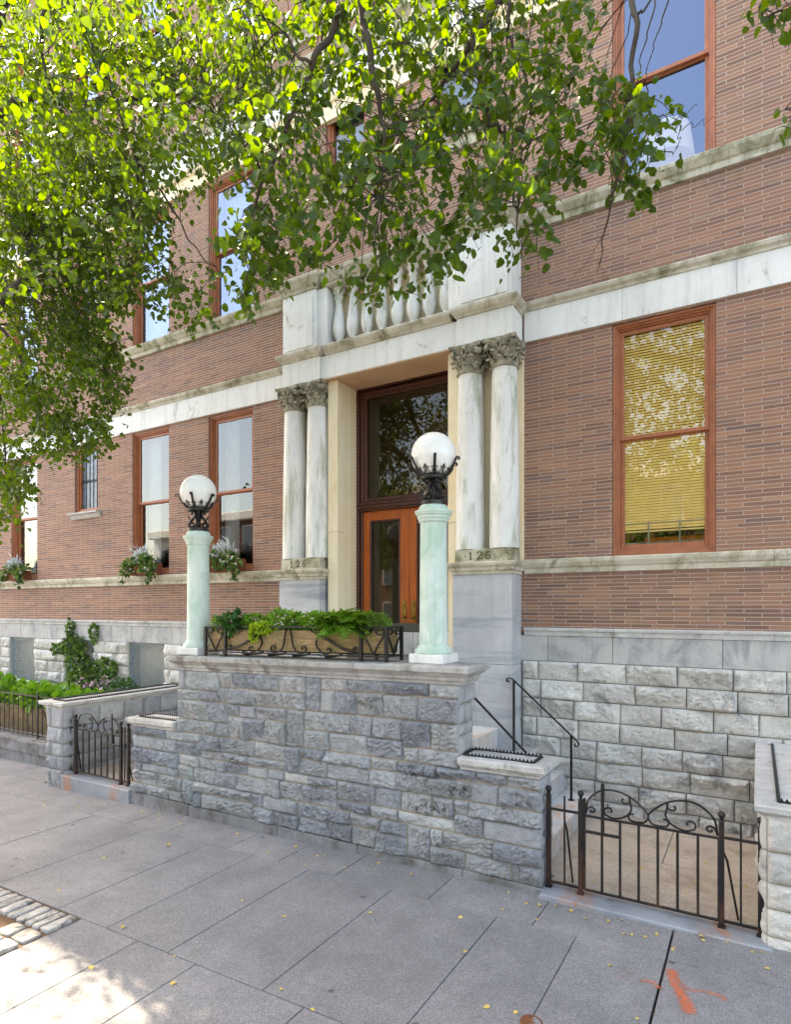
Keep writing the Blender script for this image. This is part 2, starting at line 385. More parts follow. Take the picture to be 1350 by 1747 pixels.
def planterwood():
    t = NT('weathered_plank')
    f = t.noise(1, 7, 0.7, t.vscale(t.pos, (3.2, 10, 34)), dist=1.6)
    c = t.ramp(f, [(0.25, (84, 66, 44)), (0.5, (140, 116, 82)), (0.75, (176, 150, 110))])
    c = t.mix(t.mr(t.noise(2.6, 5, 0.7), 0.52, 0.66, 0, 0.6), c, (92, 96, 50))
    t.bump(f, 0.006)
    return t.fin(c, 0.9)
M['plank'] = planterwood()
M['plank_dark'] = simple('dark_weathered_plank', (112, 92, 66), 0.9, var=.25, vs=5)
def glass(name, tint=(235, 240, 240), boost=0.1, refl=(255, 255, 255), k=1.6):
    t = NT(name); t.n.remove(t.b)
    tr = t.n.new('ShaderNodeBsdfTransparent'); tr.inputs[0].default_value = lin(tint)
    gl = t.n.new('ShaderNodeBsdfGlossy'); gl.inputs['Roughness'].default_value = 0.0; gl.inputs[0].default_value = lin(refl)
    fr = t.n.new('ShaderNodeFresnel'); fr.inputs['IOR'].default_value = 1.55
    bp = t.n.new('ShaderNodeBump'); bp.inputs['Distance'].default_value = 0.0025; bp.inputs['Strength'].default_value = 0.12
    t.l.new(t.noise(1.5, 1), bp.inputs['Height']); t.l.new(bp.outputs[0], gl.inputs['Normal'])
    m = t.n.new('ShaderNodeMixShader'); t.l.new(t.math('ADD', t.math('MULTIPLY', fr.outputs[0], k), boost), m.inputs[0])
    t.l.new(tr.outputs[0], m.inputs[1]); t.l.new(gl.outputs[0], m.inputs[2]); t.l.new(m.outputs[0], t.out.inputs['Surface'])
    return t.m
M['glass'] = glass('window_glass', boost=0.03)
M['glass_upper'] = glass('upper_window_glass', boost=0.17, refl=(200, 218, 250))  # reflection strengthened and tinted blue to imitate a bluer sky
M['glass_dark'] = glass('door_glass', (222, 214, 194), 0.0, k=1.0)
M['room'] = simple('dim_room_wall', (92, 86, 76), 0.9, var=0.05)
M['vest'] = simple('vestibule_wall', (200, 184, 150), 0.9, var=0.06)
M['curtain'] = simple('pale_curtain', (196, 204, 214), 0.9, var=0.05)
M['curtain_blue'] = simple('blue_grey_curtain', (142, 160, 186), 0.9, var=0.06)
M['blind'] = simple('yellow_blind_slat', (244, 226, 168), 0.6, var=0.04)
bb = M['blind'].node_tree.nodes['Principled BSDF']; bb.inputs['Emission Color'].default_value = lin((244, 212, 132)); bb.inputs['Emission Strength'].default_value = 0.034  # faint self-glow added to brighten the slats; no lamp stands behind them
M['lead'] = simple('leaded_glass', (86, 100, 112), 0.25, var=0.35, vs=9)
M['globe'] = None
t = NT('opal_glass_globe'); t.b.inputs['Base Color'].default_value = (0.86, 0.86, 0.85, 1); t.b.inputs['Roughness'].default_value = 0.12
t.b.inputs['Subsurface Weight'].default_value = 0.35; t.b.inputs['Subsurface Radius'].default_value = (0.2, 0.2, 0.2)
M['globe'] = t.m
M['brass'] = simple('tarnished_brass', (142, 116, 62), 0.32, 1.0, var=0.15, vs=30)
M['terracotta'] = simple('terracotta_box', (118, 62, 44), 0.8, var=0.1)
M['soil'] = simple('dark_soil', (46, 34, 26), 1.0, var=0.3, vs=40, bump=0.01)
M['digit'] = simple('carved_digit', (74, 68, 52), 0.95, var=0.1)
M['paint'] = None
def pavement():
    t = NT('sidewalk_concrete')
    c = t.ramp(t.noise(1.1, 6, 0.7), [(0.3, (112, 111, 114)), (0.7, (141, 139, 141))])
    c = t.hsv(c, v=t.mr(t.isl, 0, 1, 0.93, 1.06))
    ag = t.vor(170, out='Color'); bw = t.n.new('ShaderNodeRGBToBW'); t.l.new(ag, bw.inputs[0])
    c = t.hsv(c, v=t.mr(bw.outputs[0], 0.1, 0.9, 0.6, 1.4))
    c = t.mix(t.mr(t.vor(75), 0.1, 0.2, 0.5, 0), c, (196, 192, 186))
    c = t.mix(t.mr(t.vor(58, t.vscale(t.pos, (1.1, 0.93, 1))), 0.08, 0.16, 0.45, 0), c, (74, 72, 74))
    gum = t.math('MULTIPLY', t.mr(t.vor(2.2), 0.05, 0.07, 1, 0), 0.75); c = t.mix(gum, c, (70, 67, 70))
    c = t.mix(t.mr(t.noise(2.1, 6, 0.75, dist=0.8), 0.52, 0.72, 0, 0.45), c, (108, 105, 104))
    t.bump(t.math('ADD', t.noise(190, 3, 0.8), bw.outputs[0]), 0.0016)
    return t.fin(c, 0.88)
M['pave'] = pavement()
M['joint'] = simple('joint_dirt', (84, 74, 66), 1.0, var=0.3, vs=40)
def yardmat():
    t = NT('areaway_concrete')
    c = t.ramp(t.noise(1.7, 6, 0.7), [(0.3, (170, 154, 138)), (0.7, (194, 180, 166))])
    bw = t.n.new('ShaderNodeRGBToBW'); t.l.new(t.vor(130, out='Color'), bw.inputs[0])
    c = t.hsv(c, v=t.mr(bw.outputs[0], 0.1, 0.9, 0.72, 1.25))
    c = t.mix(t.mr(t.noise(2.0, 7, .75, dist=.7), .5, .7, 0, .55), c, (122, 100, 82))
    t.bump(bw.outputs[0], 0.002); return t.fin(c, 0.9)
M['yard'] = yardmat()
def kerbmat():
    t = NT('stained_kerb_stone')
    c = t.ramp(t.noise(2.2, 6, 0.7), [(0.3, (120, 124, 132)), (0.7, (156, 160, 166))])
    sep = t.n.new('ShaderNodeSeparateXYZ'); t.l.new(t.pos, sep.inputs[0])
    near = None
    for px in (-1.43, -0.26, -9.46, -8.3):
        d = t.math('ABSOLUTE', t.math('SUBTRACT', sep.outputs[0], px)); m = t.mr(d, 0.02, 0.2, 1, 0)
        near = m if near is None else t.math('MAXIMUM', near, m)
    rust = t.math('MULTIPLY', near, t.mr(t.noise(5, 6, 0.7, t.vscale(t.pos, (2, 1, 0.5))), 0.38, 0.58, 0, 1))
    c = t.mix(t.math('MULTIPLY', rust, .8), c, (166, 106, 66))
    c = t.mix(t.mr(t.noise(3.3, 6, 0.75), 0.58, 0.7, 0, 0.6), c, (96, 84, 76))
    t.bump(t.noise(40, 5), 0.005); return t.fin(c, 0.85)
M['kerb'] = kerbmat()
M['stair'] = stone_mat('stair_marble', (178, 180, 184), (206, 206, 204), 1.6, False, (190, 150, 118), 0.55, 1.3, bump=0.003, rough=0.7)
M['cobble'] = stone_mat('granite_cobble', (146, 144, 142), (186, 182, 176), 6, False, (96, 92, 90), 0.5, 4, isl=0.15, bump=0.01, bs=26)
M['asphalt'] = simple('asphalt', (62, 62, 64), 0.9, var=0.15, vs=30, bump=0.004, bs=160)
M['bark'] = stone_mat('bark', (56, 46, 40), (84, 72, 62), 9, True, bump=0.02, bs=14, rough=0.95)
def leafmat(name, c1, c2, c3, trans=(150, 190, 40), tf=0.5, gloss=0.4):
    t = NT(name)
    c = t.ramp(t.isl, [(0, c1), (0.5, c2), (0.93, c3), (0.975, c3), (1.0, tuple(min(255, int(x * 1.1 + 12)) for x in c3))])
    c = t.hsv(c, v=t.mr(t.noise(1.2, 2), 0.3, 0.7, 0.85, 1.15))
    t.set(t.b.inputs['Base Color'], c); t.b.inputs['Roughness'].default_value = gloss; t.b.inputs['Specular IOR Level'].default_value = 0.35
    tb = t.n.new('ShaderNodeBsdfTranslucent'); tb.inputs['Color'].default_value = lin(trans)
    cc = t.mix(0.5, t.hsv(c, sa=1.1, v=1.5), trans); t.l.new(cc, tb.inputs['Color'])
    m = t.n.new('ShaderNodeMixShader'); m.inputs[0].default_value = tf
    t.l.new(t.b.outputs[0], m.inputs[1]); t.l.new(tb.outputs[0], m.inputs[2]); t.l.new(m.outputs[0], t.out.inputs['Surface'])
    return t.m
M['leaf'] = leafmat('tree_leaf', (28, 58, 20), (40, 74, 22), (62, 94, 28), (150, 178, 16), 0.42, 0.32)
M['leaf_far'] = leafmat('street_tree_leaf', (30, 60, 20), (44, 78, 24), (70, 98, 32), (150, 178, 16), 0.42, 0.35)
M['fern'] = leafmat('fern_leaf', (72, 118, 36), (96, 142, 46), (126, 162, 62), (140, 190, 50), 0.3)
M['lime'] = leafmat('lime_leaf', (120, 150, 40), (150, 176, 50), (170, 190, 60), (190, 210, 60), 0.3)
M['ivy'] = leafmat('ivy_leaf', (40, 70, 30), (66, 98, 42), (112, 132, 72), (130, 170, 60), 0.25)
M['dkleaf'] = leafmat('dark_garden_leaf', (36, 70, 34), (48, 86, 40), (66, 104, 50), (90, 140, 50), 0.2)
M['petal'] = simple('pale_pink_petal', (222, 180, 196), 0.7, var=0.1, vs=30, isl=0.1)
M['silver'] = simple('silver_foliage', (206, 212, 212), 0.8, var=0.08, vs=20, isl=0.1)
M['yleaf'] = simple('yellow_fallen_leaf', (198, 170, 92), 0.7, var=0.12, vs=50, isl=0.15)
M['debris'] = simple('orange_leaf_litter', (88, 66, 48), 0.95, var=0.3, vs=50)
M['mesh_grille'] = simple('grey_wire_mesh', (168, 172, 172), 0.5, var=0.08)
M['steel_blue'] = simple('blue_grey_window_frame', (112, 128, 140), 0.5, var=0.08)
M['brown_far'] = simple('brownstone', (120, 88, 72), 0.9, var=0.1)
M['white'] = simple('white_paint', (214, 212, 206), 0.7, var=0.03)
M['shade'] = simple('lampshade_added_glow', (226, 226, 222), 0.8); _b = M['shade'].node_tree.nodes['Principled BSDF']; _b.inputs['Emission Color'].default_value = (1, .97, .93, 1); _b.inputs['Emission Strength'].default_value = .05  # weak emission added for the light this shade catches; no bulb inside
M['orange_obj'] = simple('orange_furniture', (206, 120, 50), 0.6)

# ------------------------------------------------------------------ masonry generators
def stone_grid(w, h, res, depth, margin, rough, flat=0.0):
    """one pitched stone: returns (u, v, height) grids"""
    nu = max(4, int(round(w / res))); nv = max(4, int(round(h / res)))
    gap = 0.004
    u = np.linspace(gap, w - gap, nu + 1); v = np.linspace(gap, h - gap, nv + 1)
    e = margin
    u[1] = gap + e * 0.5; u[-2] = w - gap - e * 0.5; v[1] = gap + e * 0.5; v[-2] = h - gap - e * 0.5
    U, V = np.meshgrid(u, v)
    d = np.minimum(np.minimum(U - gap, w - gap - U), np.minimum(V - gap, h - gap - V))
    x = (U / w - 0.5) * 2; y = (V / h - 0.5) * 2
    f = rg.uniform(2.5, 8, 6); p = rg.uniform(0, 6.28, 6); a = rg.uniform(0, 3.14, 6)
    wx = x + 0.16 * np.sin(7 * V / .1 * .3 + p[0]) + 0.08 * np.sin(15 * V / .1 * .3 + 9 * x + p[1]); wy = y + 0.22 * np.sin(6 * U / .1 * .3 + p[2]) + 0.10 * np.sin(17 * U / .1 * .3 + p[3])
    PL = []
    for k in range(13):                                      # random facets; an order statistic gives ridges and hollows
        an = rg.uniform(0, 2 * math.pi); s = rg.uniform(0.5, 1.9)
        PL.append(0.62 + rg.uniform(-.25, .25) + s * ((wx - rg.uniform(-.7, .7)) * math.cos(an) + (wy - rg.uniform(-.7, .7)) * math.sin(an)))
    PL = np.sort(np.stack(PL), axis=0); H = 0.7 * PL[5] + 0.3 * PL[7]
    H = H - 0.45 * np.clip(-wy - rg.uniform(-.1, .6), 0, 1) * rg.uniform(.3, 1.5)
    N = sum(np.abs(np.sin(f[i] * (wx * w * 9 * math.cos(a[i]) + wy * h * 9 * math.sin(a[i])) + p[i])) / (1 + i * 0.6) for i in range(6))
    N = (N - N.mean()) * 0.17 * rough
    H = np.clip(H + N + rg.normal(0, 0.02, U.shape), 0.08, 1.5)
    ramp = np.clip(d / (margin * 1.3), 0, 1) ** 0.5
    Z = ramp * (0.012 + depth * H * (1 - flat) + depth * 0.4 * flat)
    return U, V, Z

def rock_wall(x0, rows, xs_of_row, to_world, res=0.02, depth=0.045, margin=0.012, rough=1.0, holes=(), flatp=0.0):
    """rows: (z0, z1); xs_of_row(i) -> joints; to_world(U, V, H) -> (n, 3)"""
    VV = []; FF = []; n = 0
    for i, (z0, z1) in enumerate(rows):
        xs = xs_of_row(i)
        for a, b in zip(xs[:-1], xs[1:]):
            if b - a < 0.03: continue
            skip = any(a > h[0] - 0.02 and b < h[1] + 0.02 and z0 > h[2] - 0.02 and z1 < h[3] + 0.02 for h in holes)
            if skip: continue
            w, h = b - a, z1 - z0
            fl = 1.0 if rg.random() < flatp else 0.0
            U, V, Z = stone_grid(w, h, res, depth * rg.uniform(0.65, 1.25), margin, rough, fl * 0.7)
            P = to_world(U + a, V + z0, Z).reshape(-1, 3)
            nv, nu = U.shape
            idx = np.arange(nv * nu).reshape(nv, nu) + n
            VV.append(P); FF.append(np.stack([idx[:-1, :-1], idx[:-1, 1:], idx[1:, 1:], idx[1:, :-1]], -1).reshape(-1, 4)); n += nv * nu
    return np.concatenate(VV), np.concatenate(FF)

def cells_wall(cells, to_world, res, depth, margin, rough, flatp=0.0):
    VV = []; FF = []
    n = 0
    for a, b, z0, z1 in cells:
        V_, F_ = rock_wall(0, [(z0, z1)], lambda i: [a, b], to_world, res, depth, margin, rough, (), flatp)
        VV.append(V_); FF.append(F_ + n); n += len(V_)
    return np.concatenate(VV), np.concatenate(FF)
def jumped(x0, x1, zb, zt, r, mean=.44):
    out = []; x = x0; last = .5
    while x < x1 - .02:
        w = r.uniform(.8, 1.7); e = min(x + w, x1)
        if x1 - e < .5: e = x1
        ratio = r.choice([q for q in (.36, .42, .5, .58, .64) if q != last]); last = ratio
        zm = zb + (zt - zb) * ratio
        for (c0, c1) in ((zb, zm), (zm, zt)):
            m = mean * (1.15 if c1 - c0 < .15 else .9 if c1 - c0 > .2 else 1)
            js = joints(x, e, m, m * .38, r)
            out += [(p, q, c0, c1) for p, q in zip(js[:-1], js[1:])]
        if r.random() < .35 and len(out) > 2 and e < x1:       # one full-height block
            fw = r.uniform(.22, .34); out.append((e, min(e + fw, x1), zb, zt)); e = min(e + fw, x1)
        x = e
    return out
def joints(x0, x1, mean, var, r, cuts=()):
    xs = [x0]; x = x0 + r.uniform(0.3, 1) * mean
    while x < x1 - mean * 0.45: xs.append(x); x += mean + r.uniform(-var, var)
    xs.append(x1)
    for c in cuts:                                            # openings cut stones at their edges
        if x0 < c < x1:
            xs = [q for q in xs if abs(q - c) > 0.12 or q in (x0, x1)] + [c]
    return sorted(set(xs))

# ================================================================== THE BUILDING
B = thing('brick_building', 'brown roman brick school building with white marble bands and a columned entrance', 'building', loc=(0, 0, 0))
XL, XR, ZT = -30.0, 7.0, 20.5
WZ0, WZ1 = 3.43, 6.485
WIN = []   # (x0, x1, z0, z1, kind)
for (a, b) in ((-1.635, -0.42), (-9.22, -8.04), (-11.54, -10.37), (-16.36, -15.19), (-18.9, -17.72), (-21.3, -20.12), (2.0, 3.2), (4.5, 5.7)):
    WIN.append((a, b, 3.43, 6.485, 'sash')); WIN.append((a, b, 8.29, 11.0, 'sash2')); WIN.append((a, b, 13.6, 16.4, 'sash3'))
WIN += [(-13.63, -12.76, 4.93, 6.46, 'lead'), (-13.63, -12.76, 9.45, 11.0, 'lead2'), (-13.63, -12.76, 13.9, 16.4, 'sash3')]
WIN += [(-6.37, -5.53, 9.85, 12.6 - 1.2, 'mid'), (-4.31, -3.47, 9.85, 11.4, 'mid'), (-6.37, -5.53, 13.6, 16.4, 'sash3'), (-4.31, -3.47, 13.6, 16.4, 'sash3')]
DOORH = (-6.0, -3.85, 1.0, 6.62)
def holed_wall(zlo, zhi, holes, depth=0.2, y=YF):
    mb = MB(); hs = [h for h in holes if h[2] < zhi and h[3] > zlo]
    xs = sorted(set([XL, XR] + [h[0] for h in hs] + [h[1] for h in hs])); zs = sorted(set([zlo, zhi] + [min(max(z, zlo), zhi) for h in hs for z in (h[2], h[3])]))
    for i in range(len(xs) - 1):
        for j in range(len(zs) - 1):
            cx, cz = (xs[i] + xs[i + 1]) / 2, (zs[j] + zs[j + 1]) / 2
            if any(h[0] < cx < h[1] and h[2] < cz < h[3] for h in hs): continue
            mb.add([(xs[i], y, zs[j]), (xs[i + 1], y, zs[j]), (xs[i + 1], y, zs[j + 1]), (xs[i], y, zs[j + 1])], [(0, 1, 2, 3)])
    for a, b, c, d in [h[:4] for h in hs]:
        c2, d2 = max(c, zlo), min(d, zhi); y2 = y + depth
        mb.add([(a, y, c2), (a, y2, c2), (a, y2, d2), (a, y, d2)], [(0, 1, 2, 3)])
        mb.add([(b, y, c2), (b, y, d2), (b, y2, d2), (b, y2, c2)], [(0, 1, 2, 3)])
        if d <= zhi: mb.add([(a, y, d2), (a, y2, d2), (b, y2, d2), (b, y, d2)], [(0, 1, 2, 3)])
        if c >= zlo: mb.add([(a, y, c2), (b, y, c2), (b, y2, c2), (a, y2, c2)], [(0, 1, 2, 3)])
    return mb
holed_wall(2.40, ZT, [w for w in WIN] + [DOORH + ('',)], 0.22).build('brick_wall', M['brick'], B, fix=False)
bk = MB(); bk.box(XL, XR, YF + 3.2, YF + 9, -0.5, ZT - 0.05); bk.box(XL, XR, YF + 0.3, YF + 3.2, ZT - 0.3, ZT - 0.02)
bk.box(XL, XL + 0.2, YF + 0.01, YF + 3.2, -0.5, ZT - 0.3); bk.box(XR - 0.2, XR, YF + 0.01, YF + 3.2, -0.5, ZT - 0.3)
for z in (2.5, 7.4, 12.6): bk.box(XL + 0.2, XR - 0.2, YF + 0.3, YF + 3.2, z - 0.15, z)
for x in (-19.5, -14.5, -12.1, -9.8, -7.5, -2.4, 1.0, 3.8):
    bk.box(x - 0.06, x + 0.06, YF + 0.3, YF + 3.2, 2.5, 20)
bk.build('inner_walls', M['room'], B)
# base: rock faced courses + smooth band
rr = random.Random(5)
BWIN = [(-16.41, -15.27, 0.80, 2.01), (-13.98, -12.89, 0.80, 2.01), (-11.65, -10.48, 0.80, 2.01)]
rows = []; z = 2.01
while z > -0.35: rows.append((z - 0.262, z)); z -= 0.262
def bj(side):
    def f(i):
        r2 = random.Random(100 + i * 7 + side)
        z0, z1 = rows[i]
        cuts = [c for h in BWIN if z1 > h[2] + 0.05 for c in (h[0], h[1])] if side else []
        return joints(-20.5, -7.05, 0.52, 0.14, r2, cuts) if side else joints(-2.86 + (0 if i % 2 else 0.0), 6.5, 0.56, 0.12, r2)
    return f
tw = lambda U, V, Z: np.stack([U, YF - Z, V], -1)
hl = [(a, b, c, d) for a, b, c, d in BWIN]
V1, F1 = rock_wall(0, rows, bj(0), tw, 0.017, 0.075, 0.010, 1.3)
fastmesh('rock_faced_base', V1, F1, M['rock_light'], B)
V2, F2 = rock_wall(0, rows, bj(1), tw, 0.03, 0.075, 0.018, 1.3, hl)
fastmesh('rock_faced_base', V2, F2, M['rock_light'], B)
mb = MB()
zz = sorted(set([-0.5, 2.01, 0.80])); xs = sorted([XL, XR] + [q for h in BWIN for q in h[:2]])
for i in range(len(xs) - 1):
    cx = (xs[i] + xs[i + 1]) / 2
    for z0, z1 in ((-0.5, 0.8), (0.8, 2.01)):
        if z0 > 0.5 and any(h[0] < cx < h[1] for h in BWIN): continue
        mb.add([(xs[i], YF + 0.002, z0), (xs[i + 1], YF + 0.002, z0), (xs[i + 1], YF + 0.002, z1), (xs[i], YF + 0.002, z1)], [(0, 1, 2, 3)])
mb.build('base_backing', M['mortar_dark'], B, fix=False)
mb = MB(); r2 = random.Random(3); x = XL
while x < XR:
    w = r2.uniform(0.85, 1.35); mb.box(x + 0.003, min(x + w, XR) - 0.003, YF - 0.02, YF + 0.1, 2.012, 2.362, 0.004); x += w
mb.build('smooth_stone_band', M['band_grey'], B)
PX0, PX1 = -7.02, -2.86           # portal block
def course(prof, mat, name, segs, seglen=1.5):
    """moulded string course, cut into stones"""
    r3 = random.Random(len(name))
    for a, b in segs:
        mb = MB(); x = a
        while x < b - 0.01:
            w = seglen * r3.uniform(0.8, 1.2); e = min(x + w, b)
            if b - e < 0.4: e = b
            mb.extr_x(prof, x + 0.002, e - 0.002); x = e
        mb.build(name, mat, B)
Y = YF
SEG = [(XL, PX0 - 0.03), (PX1 + 0.03, XR)]
course([(Y + .05, 2.365), (Y - .035, 2.365), (Y - .035, 2.425), (Y - .06, 2.432), (Y - .065, 2.46), (Y - .055, 2.472), (Y + .05, 2.478)], M['coping'], 'water_table', SEG)
course([(Y + .05, 3.235), (Y - .03, 3.235), (Y - .035, 3.30), (Y - .06, 3.315), (Y - .095, 3.375), (Y - .1, 3.415), (Y - .09, 3.428), (Y + .05, 3.434)], M['sill'], 'sill_course', SEG)
course([(Y + .05, 6.512), (Y - .03, 6.512), (Y - .03, 6.928), (Y + .05, 6.928)], M['marble'], 'lintel_band', SEG, 1.25)
course([(Y + .05, 6.93), (Y - .045, 6.93), (Y - .05, 6.965), (Y - .085, 6.99), (Y - .1, 7.03), (Y - .095, 7.045), (Y + .05, 7.055)], M['sill'], 'lintel_moulding', SEG)
course([(Y + .05, 8.075), (Y - .04, 8.075), (Y - .045, 8.15), (Y - .07, 8.165), (Y - .12, 8.235), (Y - .13, 8.275), (Y - .12, 8.288), (Y + .05, 8.294)], M['marble_moss'], 'second_sill_course', [(XL, PX0 + .1), (PX1 - .1, XR)])
course([(Y + .05, 11.05), (Y - .04, 11.05), (Y - .04, 11.30), (Y - .08, 11.33), (Y - .11, 11.42), (Y + .05, 11.44)], M['cream'], 'upper_lintel', [(XL, XR)])
course([(Y + .05, 11.45), (Y - .03, 11.45), (Y - .03, 11.95), (Y + .05, 11.95)], M['marble'], 'upper_frieze', [(XL, XR)], 0.7)
course([(Y + .05, 11.95), (Y - .05, 11.95), (Y - .12, 12.05), (Y - .2, 12.1), (Y - .22, 12.18), (Y + .05, 12.2)], M['marble_moss'], 'upper_cornice', [(XL, XR)])
course([(Y + .05, 12.65), (Y - .05, 12.65), (Y - .05, 12.75), (Y - .14, 12.83), (Y - .15, 12.9), (Y + .05, 12.92)], M['marble_moss'], 'third_sill_course', [(XL, XR)])
course([(Y + .05, 16.5), (Y - .03, 16.5), (Y - .03, 16.9), (Y - .1, 17.0), (Y + .05, 17.03)], M['marble'], 'third_lintel_band', [(XL, XR)])
course([(Y + .1, 20.2), (Y - .1, 20.2), (Y - .15, 20.4), (Y - .5, 20.55), (Y - .55, 20.75), (Y + .1, 20.8)], M['marble_moss'], 'roof_cornice', [(XL, XR)])

def frame_rect(mb, x0, x1, z0, z1, w, y0, y1, bot=None, bev=0.004):
    bot = w if bot is None else bot
    mb.box(x0, x0 + w, y0, y1, z0, z1, bev); mb.box(x1 - w, x1, y0, y1, z0, z1, bev)
    mb.box(x0 + w, x1 - w, y0, y1, z1 - w, z1, bev); mb.box(x0 + w, x1 - w, y0, y1, z0, z0 + bot, bev)
WP = {}
def sash_window(x0, x1, z0, z1, kind):
    w = bpy.data.objects.new('window', None); COL.objects.link(w); w.parent = B
    mid = z0 + (z1 - z0) * 0.51; GL = M['glass'] if kind == 'sash' else M['glass_upper']
    mb = MB()
    frame_rect(mb, x0 + .002, x1 - .002, z0 + .002, z1 - .002, 0.055, Y + 0.045, Y + 0.2, 0.05)
    frame_rect(mb, x0 + .035, x1 - .035, z0 + .03, z1 - .035, 0.045, Y + 0.075, Y + 0.2, 0.05)
    if kind in ('sash', 'sash2'): mb.box(x0 - 0.0, x0 + 0.03, Y + 0.02, Y + 0.06, z0 + .004, z1 - .004, .006); mb.box(x1 - .03, x1, Y + 0.02, Y + 0.06, z0 + .004, z1 - .004, .006); mb.box(x0 + .03, x1 - .03, Y + .02, Y + .06, z1 - .034, z1 - .004, .006)
    mb.build('frame', M['wood_frame'], w)
    a, b = x0 + 0.08, x1 - 0.08
    up = MB(); frame_rect(up, a, b, mid - 0.02, z1 - 0.08, 0.05, Y + 0.10, Y + 0.14, 0.05); up.build('upper_sash', M['wood_frame'], w)
    lo = MB(); frame_rect(lo, a, b, z0 + 0.05, mid + 0.015, 0.05, Y + 0.145, Y + 0.185, 0.11); lo.build('lower_sash', M['wood_frame'], w)
    g = MB()
    g.add([(a + .04, Y + .12, mid + .02), (b - .04, Y + .12, mid + .02), (b - .04, Y + .12, z1 - .12), (a + .04, Y + .12, z1 - .12)], [(0, 1, 2, 3)])
    g.build('pane', GL, w, fix=False)
    g = MB()
    g.add([(a + .04, Y + .165, z0 + .15), (b - .04, Y + .165, z0 + .15), (b - .04, Y + .165, mid - .02), (a + .04, Y + .165, mid - .02)], [(0, 1, 2, 3)])
    g.build('pane', GL, w, fix=False)
    return w
def curtain(w, x0, x1, z0, z1, mat, y=YF + .34, amp=0.02, f=60):
    n = max(8, int((x1 - x0) / 0.012)); xs = np.linspace(x0, x1, n)
    v = []
    for z in (z0, z1):
        for i, x in enumerate(xs): v.append((x, y + amp * math.sin(x * f) + amp * .5 * math.sin(x * f * 2.3 + 1), z))
    c = MB().add(v, [(i, i + 1, n + i + 1, n + i) for i in range(n - 1)]); return c.build('curtain', mat, w, smooth=True, fix=False)
